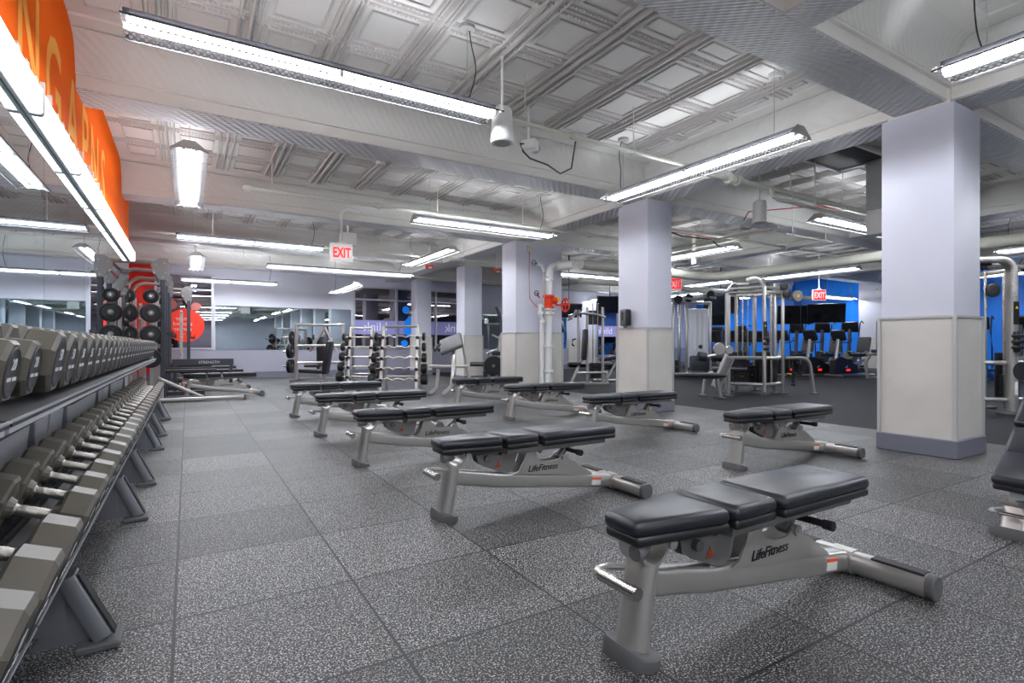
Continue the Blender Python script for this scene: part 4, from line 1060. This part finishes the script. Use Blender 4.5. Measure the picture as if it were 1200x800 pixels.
# lat machine behind the wide column
m = thing('lat_machine', 'tall lat machine with a black backrest seen right of the valve column', 'exercise machine', (8.468, 10.308, 0), YAW)
for x in (-.08, .3): obj('post', B().box((x, 0, .95), (.06, .08, 1.9), .01, 1), K['silver'], m)
obj('post', B().cyl((-.3, -.05, .5), (-.3, -.05, 1.7), .035, 10), K['silver'], m)
weight_stack(m, .12, 0, w=.26)
obj('stack_cover', B().box((.12, .06, 1.65), (.34, .06, .35), .01, 1), K['rackd'], m)
b = B(); b.tube([(-.55, -.1, 1.68), (-.25, -.1, 1.75), (.1, -.1, 1.72), (.35, -.1, 1.65)], .03, 8); b.tube([(-.5, -.3, 1.6), (-.35, 0, 1.82)], .03, 8); b.tube([(-.3, -.3, 1.8), (-.55, 0, 1.58)], .03, 8); obj('press_arm', b, K['silver'], m)
obj('back_pad', B().box((-.17, -.2, .98), (.12, .25, .75), .04, 3, ry=.06), K['vinyl'], m); obj('seat_pad', B().box((-.42, -.2, .52), (.32, .28, .08), .03, 3), K['vinyl'], m)
b = B(); b.sweep([(-.5, -.2, .03), (-.3, -.2, .5), (-.15, -.1, .7)], rrect(.07, .05, .01, 2), up=(0, 1, 0)); b.tube([(-.35, -.2, .3), (.4, 0, .3), (.42, 0, .03)], .03, 8); b.box((.0, 0, .03), (.9, .1, .06), .01, 1); obj('frame', b, K['silver'], m)
obj('handle_hook', B().tube([(-.38, -.2, 1.12), (-.46, -.2, 1.1), (-.47, -.2, .98), (-.42, -.2, .95)], .018, 8), K['plastic'], m)
# crunch bench with crossed legs beside it
m = thing('abdominal_bench', 'dark padded machine on crossed pale legs left of the dispenser column', 'exercise machine', (9.641, 10.885, 0), YAW)
b = B(); b.sweep([(-.4, 0, .45), (-.1, 0, .03)], rrect(.06, .05, .01, 2), up=(0, 1, 0)); b.sweep([(-.1, 0, .03), (.12, 0, .5)], rrect(.06, .05, .01, 2), up=(0, 1, 0)); b.tube([(-.5, 0, .04), (.4, 0, .04)], .035, 8); obj('frame', b, K['silver'], m)
obj('seat_pad', B().box((-.05, 0, .62), (.5, .35, .1), .03, 3, ry=-.2), K['vinyl'], m); obj('back_pad', B().box((.25, 0, .95), (.14, .35, .55), .04, 3, ry=.4), K['vinyl'], m)
obj('roller_pad', B().cyl((-.25, -.2, .85), (-.25, .2, .85), .08, 14), K['vinyl'], m); obj('brace', B().tube([(-.05, 0, .6), (.1, 0, .5), (.25, 0, .85)], .03, 8), K['silver'], m)
# plate loaded leg press between the columns
m = thing('plate_machine', 'plate loaded machine with a tall curved pad between the fourth and wide columns', 'exercise machine', (7.164, 12.729, 0), YAW)
obj('back_pad', B().sweep([(.12, 0, 1.25), (.14, 0, 1.5), (.1, 0, 1.8), (.02, 0, 2.0)], rrect(.28, .09, .04, 3), up=(1, 0, 0)), K['rackd'], m)
obj('upright', B().sweep([(-.0, 0, .05), (.08, 0, .8), (.12, 0, 1.4)], rrect(.06, .08, .015, 2), up=(0, 1, 0)), K['silver'], m); b = B(); b.tube([(-.25, 0, .75), (.0, 0, .85), (.2, 0, 1.1), (-.1, -.1, 1.25)], .03, 8); obj('frame', b, K['silver'], m); obj('frame', B().tube([(-.2, .3, 0.05), (-.22, .3, 1.55), (.1, .3, 1.55)], .035, 8), K['silver'], m); obj('base', B().box((0, .1, .03), (.6, .9, .06), .01, 1), K['silver'], m)
obj('seat_pad', B().box((.05, -.1, .75), (.3, .3, .1), .04, 3), K['vinyl'], m); obj('plate_horn', B().cyl((-.05, -.05, .42), (-.05, -.5, .42), .025, 10), K['chrome'], m)
x_, y_, _ = (7.164, 12.729, 0)
for k in range(3):
    q = plate('large black plate low on the machine between the columns, %s' % ('rearmost', 'middle one', 'frontmost')[k], x_+(-.05)*math.cos(YAW)-(-.19-.07*k)*math.sin(YAW), y_+(-.05)*math.sin(YAW)+(-.19-.07*k)*math.cos(YAW), .42, .26, group='plates on the machine between the columns'); q.rotation_euler = (0, 0, YAW)
# preacher curl bench
m = thing('preacher_bench', 'preacher curl bench with a slanted grey arm pad before the third column', 'weight bench', (4.424, 9.594, 0), YAW)
obj('arm_pad', B().box((-.02, 0, 1.0), (.46, .6, .08), .03, 3, ry=-.38, rx=.45), K['rubberg'], m); 
b = B(); b.sweep([(-.42, 0, .03), (-.3, 0, .15), (-.27, 0, .5)], rrect(.07, .05, .012, 2), up=(0, 1, 0)); b.sweep([(-.15, -.3, .03), (.02, -.3, .2), (.06, -.3, .56), (.02, -.05, .95)], rrect(.07, .05, .012, 2), up=(0, 1, 0)); b.sweep([(-.45, 0, .56), (.32, 0, .56)], rrect(.07, .06, .012, 2)); b.sweep([(.28, 0, .56), (.36, 0, .2), (.5, 0, .03)], rrect(.07, .05, .012, 2), up=(0, 1, 0)); b.sweep([(.2, .2, .95), (.26, .2, .6)], rrect(.06, .05, .012, 2), up=(0, 1, 0)); obj('frame', b, K['silver'], m)
obj('seat_pad', B().sweep([(.36, 0, .6), (.62, 0, .6)], rrect(.3, .085, .035, 3)), K['vinyl'], m)
for s in (-.25, .25): obj('bar_holder', B().tube([(-.2, s, 1.0), (-.3, s, .86), (-.34, s, .95)], .018, 8), K['plastic'], m)
b = B()
for s in (-.42, .5): b.box((s, 0, .015), (.09, .42, .03), .008, 1)
obj('foot', b, K['rubberg'], m)
# ------------------------------------------------------------------ fixed barbells on two racks
def barbell_rack(label, loc, w):
    r = thing('barbell_rack', label, 'barbell rack', loc, YAW, 'barbell racks')
    for x in (-w/2, w/2):
        b = B(); b.sweep([(x, -.28, .03), (x*.97, 0, 1.36)], rrect(.05, .06, .01, 2), up=(1, 0, 0)); b.sweep([(x, .28, .03), (x*.97, 0, 1.36)], rrect(.05, .06, .01, 2), up=(1, 0, 0)); obj('side_frame', b, K['silver'], r)
        b = B()
        for k in range(5):
            z = .24+.22*k; yy = -.28*(1-z/1.36)
            b.prism([(yy-.09, z+.04), (yy-.09, z-.01), (yy+.0, z-.03), (yy+.0, z), (yy-.07, z+.01), (yy-.07, z+.04)], x*.98-.03, x*.98+.03, 'yz')
        obj('bar_hook', b, K['plastic'], r)
        obj('foot', B().box((x, 0, .012), (.07, .66, .024), .006, 1), K['rubberg'], r)
    obj('top_bar', B().cyl((-w/2, 0, 1.36), (w/2, 0, 1.36), .028, 10), K['silver'], r)
    obj('lower_brace', B().cyl((-w/2, .2, .3), (w/2, .2, .3), .022, 8), K['silver'], r)
    return r
def barbell(label, base, w, k, ez, z, rr, th, group):
    yy = -.28*(1-z/1.36)-.05
    c, s = math.cos(YAW), math.sin(YAW)
    t = thing('barbell', label, 'barbell', (base[0]-yy*s, base[1]+yy*c, z+.03), YAW, group)
    h = w/2+.1
    if ez:
        pts = [(-h, 0, 0), (-.3, 0, 0), (-.22, -.02, .028), (-.12, .02, -.02), (-.05, 0, .012), (.05, 0, .012), (.12, .02, -.02), (.22, -.02, .028), (.3, 0, 0), (h, 0, 0)]
    else: pts = [(-h, 0, 0), (h, 0, 0)]
    obj('bar', B().tube(pts, .0135, 8), K['knurl'], t)
    for sg in (-1, 1):
        obj('weight_head', B().lathe((sg*h, 0, 0), [(.03, 0), (rr*.92, 0), (rr, sg*.012), (rr, sg*(th-.012)), (rr*.9, sg*th), (rr*.3, sg*th)], 'x', 20), K['iron'], t)
        obj('end_cap', B().lathe((sg*(h+th), 0, 0), [(rr*.35, 0), (rr*.35, sg*.006), (rr*.15, sg*.008)], 'x', 14), K['chrome'], t)
for nm, rx_, ry_, w, ez, lb in (('ez', 3.84, 10.881, .74, True, 'curl barbell rack nearer the blue figure window, holding wavy bars'), ('st', 3.411, 12.307, .5, False, 'barbell rack left of the curl bars, holding straight bars')):
    base = (rx_, ry_, 0); barbell_rack('silver '+lb, base, w)
    for k in range(5):
        barbell('%s barbell with black round heads, %s from the floor' % ('wavy curl' if ez else 'straight', ORD[k]), base, w, k, ez, .24+.22*k, (.112, .105, .1, .092, .088)[k], (.13, .11, .09, .07, .05)[k], 'curl barbells' if ez else 'straight barbells')
# incline press station with its frame and plates
base = (3.056, 15.207, 0)
m = thing('press_station', 'olympic press station frame with crossbars before the long mirror', 'press station', base, YAW)
for x in (-.62, .66):
    obj('upright', B().box((x, 0, .78), (.07, .09, 1.56), .01, 1), K['silver'], m); obj('foot', B().box((x, .1, .02), (.09, .9, .04), .008, 1), K['rubberg'], m)
b = B()
for z in (1.52, .96, .5): b.cyl((-.62, 0, z), (.66, 0, z), .035, 8)
obj('crossbar', b, K['silver'], m)
b = B(); b.sweep([(-.3, .1, .8), (.15, .1, 1.5)], rrect(.06, .06, .01, 2), up=(0, 1, 0)); b.sweep([(.45, .1, .8), (.1, .1, 1.5)], rrect(.06, .06, .01, 2), up=(0, 1, 0)); b.cyl((.02, .05, .1), (.02, .05, .42), .04, 8); b.box((0, 0, .06), (1.1, .1, .07), .01, 1); obj('brace', b, K['silver'], m)
for z in (.4, .8, 1.18): obj('plate_peg', B().cyl((-.66, 0, z), (-.98, 0, z), .024, 8), K['chrome'], m)
obj('seat_pad', B().box((-.08, -.2, .42), (.42, .3, .08), .03, 3), K['vinyl'], m); obj('back_panel', B().box((0, .2, .75), (.28, .05, .9), .02, 2), K['vinyl'], m)
c, s = math.cos(YAW), math.sin(YAW)
for k, (z, r_) in enumerate(((.4, .19), (.4, .19), (.8, .19), (.8, .19), (1.18, .17))):
    u = -.74-.068*(k % 2)
    q = plate('black plate on the press station before the long mirror, %s' % ('low peg, inner', 'low peg, outer', 'middle peg, inner', 'middle peg, outer', 'top peg')[k], base[0]+u*c, base[1]+u*s, z, r_, group='plates on the press station'); q.rotation_euler = (0, 0, YAW+PI/2)
for k, z in enumerate((.7, 1.08)):
    u = .78
    q = plate('black plate on the right side of the press station, %s' % ('lower', 'upper')[k], base[0]+u*c, base[1]+u*s, z, .18, group='plates on the press station'); q.rotation_euler = (0, 0, YAW+PI/2)
base = (2.706, 13.083, 0)
m = thing('incline_bench', 'black bench with its back pad standing nearly upright before the press station', 'weight bench', base, YAW)
obj('back_pad', B().box((.12, 0, .68), (.11, .3, .78), .035, 3, ry=.16), K['vinyl'], m); obj('seat_pad', B().box((-.22, 0, .36), (.6, .3, .09), .03, 3, ry=.05), K['vinyl'], m)
obj('frame', B().sweep([(-.5, 0, .05), (.4, 0, .05)], rrect(.07, .06, .012, 2)), K['silver'], m); obj('post', B().box((.05, 0, .19), (.07, .06, .28), .01, 1), K['silver'], m)
for x in (-.5, .4): obj('foot', B().box((x, 0, .025), (.08, .45, .05), .01, 1), K['rubberg'], m)
# ------------------------------------------------------------------ cardio by the blue wall
def bike(label, loc, rz, first=[]):
    if first: return dup(first[0], loc, rz, label)
    m = thing('exercise_bike', label, 'exercise bike', loc, rz, 'exercise bikes before the blue wall'); first.append(m)
    b = B(); b.sweep([(-.75, 0, .05), (.75, 0, .05)], rrect(.09, .07, .02, 2)); obj('base_beam', b, K['silver'], m)
    for x in (-.7, .72): obj('stabiliser', B().sweep([(x, -.3, .04), (x, .3, .04)], circ(.035, 10)), K['silver'], m)
    b = B(); b.prism([(-.78, .08), (-.74, .5), (-.55, .62), (-.3, .55), (.0, .42), (.2, .34), (.3, .1)], -.1, .1); obj('housing', b, K['plastic'], m)
    obj('logo', B().box((-.2, -.102, .2), (.16, .004, .06)), K['exitr'], m, label='red mark on the housing')
    b = B(); b.sweep([(-.6, 0, .55), (-.5, 0, 1.15)], rrect(.09, .1, .03, 3), up=(0, 1, 0)); obj('console_post', b, K['silver'], m)
    obj('console', B().box((-.5, 0, 1.27), (.12, .42, .34), .03, 3, ry=-.35), K['plastic'], m); obj('screen', B().box((-.432, 0, 1.27), (.01, .3, .2), .003, 1, ry=-.35), K['screen'], m)
    b = B(); b.tube([(-.45, -.25, 1.05), (-.3, -.28, 1.12), (-.25, -.2, 1.2)], .018, 8); b.tube([(-.45, .25, 1.05), (-.3, .28, 1.12), (-.25, .2, 1.2)], .018, 8); b.tube([(-.45, -.25, 1.05), (-.45, .25, 1.05)], .018, 8); obj('handlebar', b, K['plastic'], m)
    b = B(); b.sweep([(.3, 0, .1), (.42, 0, .6)], rrect(.08, .08, .02, 2), up=(0, 1, 0)); b.sweep([(.1, 0, .35), (.62, 0, .5)], rrect(.08, .08, .02, 2)); obj('seat_post', b, K['silver'], m)
    obj('seat_pad', B().box((.4, 0, .66), (.4, .42, .1), .04, 3), K['vinyl'], m); obj('back_pad', B().box((.62, 0, .98), (.1, .42, .5), .045, 3, ry=.2), K['rubberg'], m)
    for s in (-1, 1):
        obj('crank', B().cyl((-.25, s*.11, .32), (-.25+.14*s, s*.16, .32+.06*s), .02, 8), K['silver'], m); obj('pedal', B().box((-.25+.14*s, s*.21, .32+.06*s), (.1, .1, .03), .008, 1), K['rubber'], m)
        obj('side_handle', B().tube([(.4, s*.2, .6), (.45, s*.27, .75), (.3, s*.28, .78)], .015, 8), K['silver'], m)
    return m
for i, (x, y) in enumerate(((17.72, 8.932), (17.168, 9.498), (16.599, 10.075))):
    bike('black exercise bike before the blue wall, %s' % ('nearest the grey pier', 'in the middle of the row', 'behind the multi station rail')[i], (x, y, 0), math.radians(-10))
def elliptical(label, loc, rz, first=[]):
    if first: return dup(first[0], loc, rz, label)
    m = thing('elliptical_trainer', label, 'elliptical trainer', loc, rz, 'elliptical trainers along the blue wall'); first.append(m)
    b = B(); b.prism([(-.55, .03), (-.6, .5), (-.4, .75), (-.2, .7), (.1, .2), (.8, .12), (.8, .03)], -.16, .16); obj('drive_housing', b, K['plastic'], m)
    b = B(); b.sweep([(-.4, 0, .7), (-.3, 0, 1.5)], rrect(.12, .1, .03, 3), up=(0, 1, 0)); obj('mast', b, K['rackd'], m)
    obj('console', B().box((-.28, 0, 1.58), (.1, .48, .36), .03, 3, ry=-.3), K['plastic'], m); obj('screen', B().box((-.222, 0, 1.58), (.01, .36, .25), .003, 1, ry=-.3), K['screen'], m)
    for s in (-1, 1):
        obj('swing_arm', B().tube([(-.15, s*.28, .35), (-.2, s*.28, .9), (-.3, s*.27, 1.35), (-.2, s*.27, 1.7), (-.02, s*.25, 1.78), (.16, s*.25, 1.72)], .02, 8), K['plastic'], m)
        obj('foot_pedal', B().box((.15, s*.2, .3+.05*s), (.42, .16, .05), .015, 2), K['rubber'], m); obj('pedal_link', B().tube([(-.15, s*.28, .35), (.1, s*.2, .27+.05*s), (.6, s*.2, .2)], .02, 8), K['silver'], m)
    obj('base_foot', B().box((0, 0, .02), (1.5, .5, .04), .01, 1), K['rackd'], m)
    return m
for i, (x, y) in enumerate(((19.507, 9.722), (19.52, 10.648), (19.518, 11.584), (19.496, 13.933), (19.539, 15.075), (19.294, 6.207), (19.295, 5.296))):
    elliptical(('black elliptical trainer along the blue wall, %s counting from the grey pier' % ORD[i]) if i < 5 else ('black elliptical trainer behind the right cable machine, %s from the near column' % ORD[i-5]), (x, y, 0), math.radians(8))
def treadmill(label, loc, rz, first=[]):
    if first: return dup(first[0], loc, rz, label)
    m = thing('treadmill', label, 'treadmill', loc, rz, 'treadmills behind the cable stations'); first.append(m)
    obj('deck', B().box((.2, 0, .13), (1.7, .75, .14), .03, 2), K['plastic'], m); obj('belt', B().box((.25, 0, .205), (1.5, .5, .012)), K['rubber'], m); obj('motor_cover', B().box((-.72, 0, .22), (.35, .78, .25), .06, 3), K['rackd'], m)
    for s in (-1, 1):
        b = B(); b.sweep([(-.6, s*.38, .25), (-.42, s*.38, 1.15)], rrect(.07, .1, .02, 2), up=(0, 1, 0)); obj('upright', b, K['silver'], m)
        obj('handrail', B().tube([(-.42, s*.38, 1.1), (-.1, s*.36, 1.05), (.05, s*.36, .98)], .025, 8), K['plastic'], m)
    obj('console', B().box((-.42, 0, 1.28), (.14, .85, .42), .05, 3, ry=-.35), K['plastic'], m); obj('screen', B().box((-.34, 0, 1.3), (.01, .42, .26), .003, 1, ry=-.35), K['screen'], m)
    return m
for i, (x, y) in enumerate(((15.573, 12.328), (16.332, 11.871), (17.406, 11.69))):
    treadmill('dark treadmill behind the multi station, %s from the dispenser column' % ORD[i], (x, y, 0), YAW-PI/2)
for i, x in enumerate((14.9, 15.9, 16.9)):
    treadmill('dark treadmill below the lettered window on the far right of the back wall, %s' % ('left', 'middle', 'right')[i], (x, 16.3, 0), PI/2)
# leg of another machine left of the near column
m = thing('exercise_machine', 'pale grey machine frame just left of the near column, far away', 'exercise machine', (16.631, 7.72, 0), YAW)
b = B(); b.sweep([(-.2, 0, .03), (-.26, 0, .5), (-.1, 0, .72)], rrect(.07, .06, .012, 2), up=(0, 1, 0)); b.tube([(-.2, 0, .7), (.5, 0, .72), (.5, 0, .03)], .035, 8); b.tube([(-.2, 0, .06), (.5, 0, .06)], .03, 8); obj('frame', b, K['silver'], m)
obj('seat_pad', B().box((.2, 0, .8), (.4, .35, .1), .03, 3), K['vinyl'], m); obj('post', B().box((.18, .1, 1.2), (.09, .09, .9), .015, 2), K['rackd'], m)
# ------------------------------------------------------------------ televisions
def tv(label, x, y, z, w, rz):
    t = thing('television', label, 'television', (x, y, z), YAW+rz, 'hanging televisions')
    h = w*.57
    obj('tv_case', B().box((0, 0, 0), (w, .07, h), .012, 2, rx=.22), K['plastic'], t); obj('screen', B().box((0, -.038, -.008), (w-.05, .006, h-.05), rx=.22), K['screen'], t)
    obj('tv_mount', B().tube([(0, .06, .0), (0, .1, .2), (0, .1, ZC-z)], .025, 8), K['rackd'], t)
for a in (('television hanging before the blue wall behind the red exit sign', 18.504, 10.094, 2.05, 1.15, -.35), ('television hanging before the blue wall, left of the one behind the exit sign', 18.0, 10.864, 2.02, 1.15, -.3),
          ('television high above the multi station, tilted down', 14.866, 11.47, 2.3, 1.1, -.3), ('television hanging right of the red valve', 9.256, 12.168, 1.95, .7, .2),
          ('television hanging left of the dispenser column', 11.461, 12.94, 2.25, .95, .2), ('television low behind the white tower machine', 15.805, 12.656, 1.95, 1.0, -.2)): tv(*a)
# ------------------------------------------------------------------ camera, world, view
cd = bpy.data.cameras.new('camera'); cam = bpy.data.objects.new('camera', cd); COL.objects.link(cam)
cd.sensor_width = 36; cd.lens = 630/1200*36; cd.shift_y = 4/1200; cd.clip_start = .05
cam.location = (0, 0, .975); cam.rotation_euler = (PI/2, 0, YAW)
SC.camera = cam
w = bpy.data.worlds.new('world'); SC.world = w; w.use_nodes = True
w.node_tree.nodes['Background'].inputs[0].default_value = (.6, .65, .75, 1); w.node_tree.nodes['Background'].inputs[1].default_value = .15
vs = SC.view_settings; vs.view_transform = 'Standard'; vs.look = 'None'; vs.gamma = 1; vs.use_curve_mapping = False
vs.exposure = .5
SC.cycles.use_light_tree = True; SC.cycles.max_bounces = 8; SC.cycles.diffuse_bounces = 5; SC.cycles.glossy_bounces = 5; SC.cycles.transparent_max_bounces = 12
SC.cycles.sample_clamp_indirect = 6.
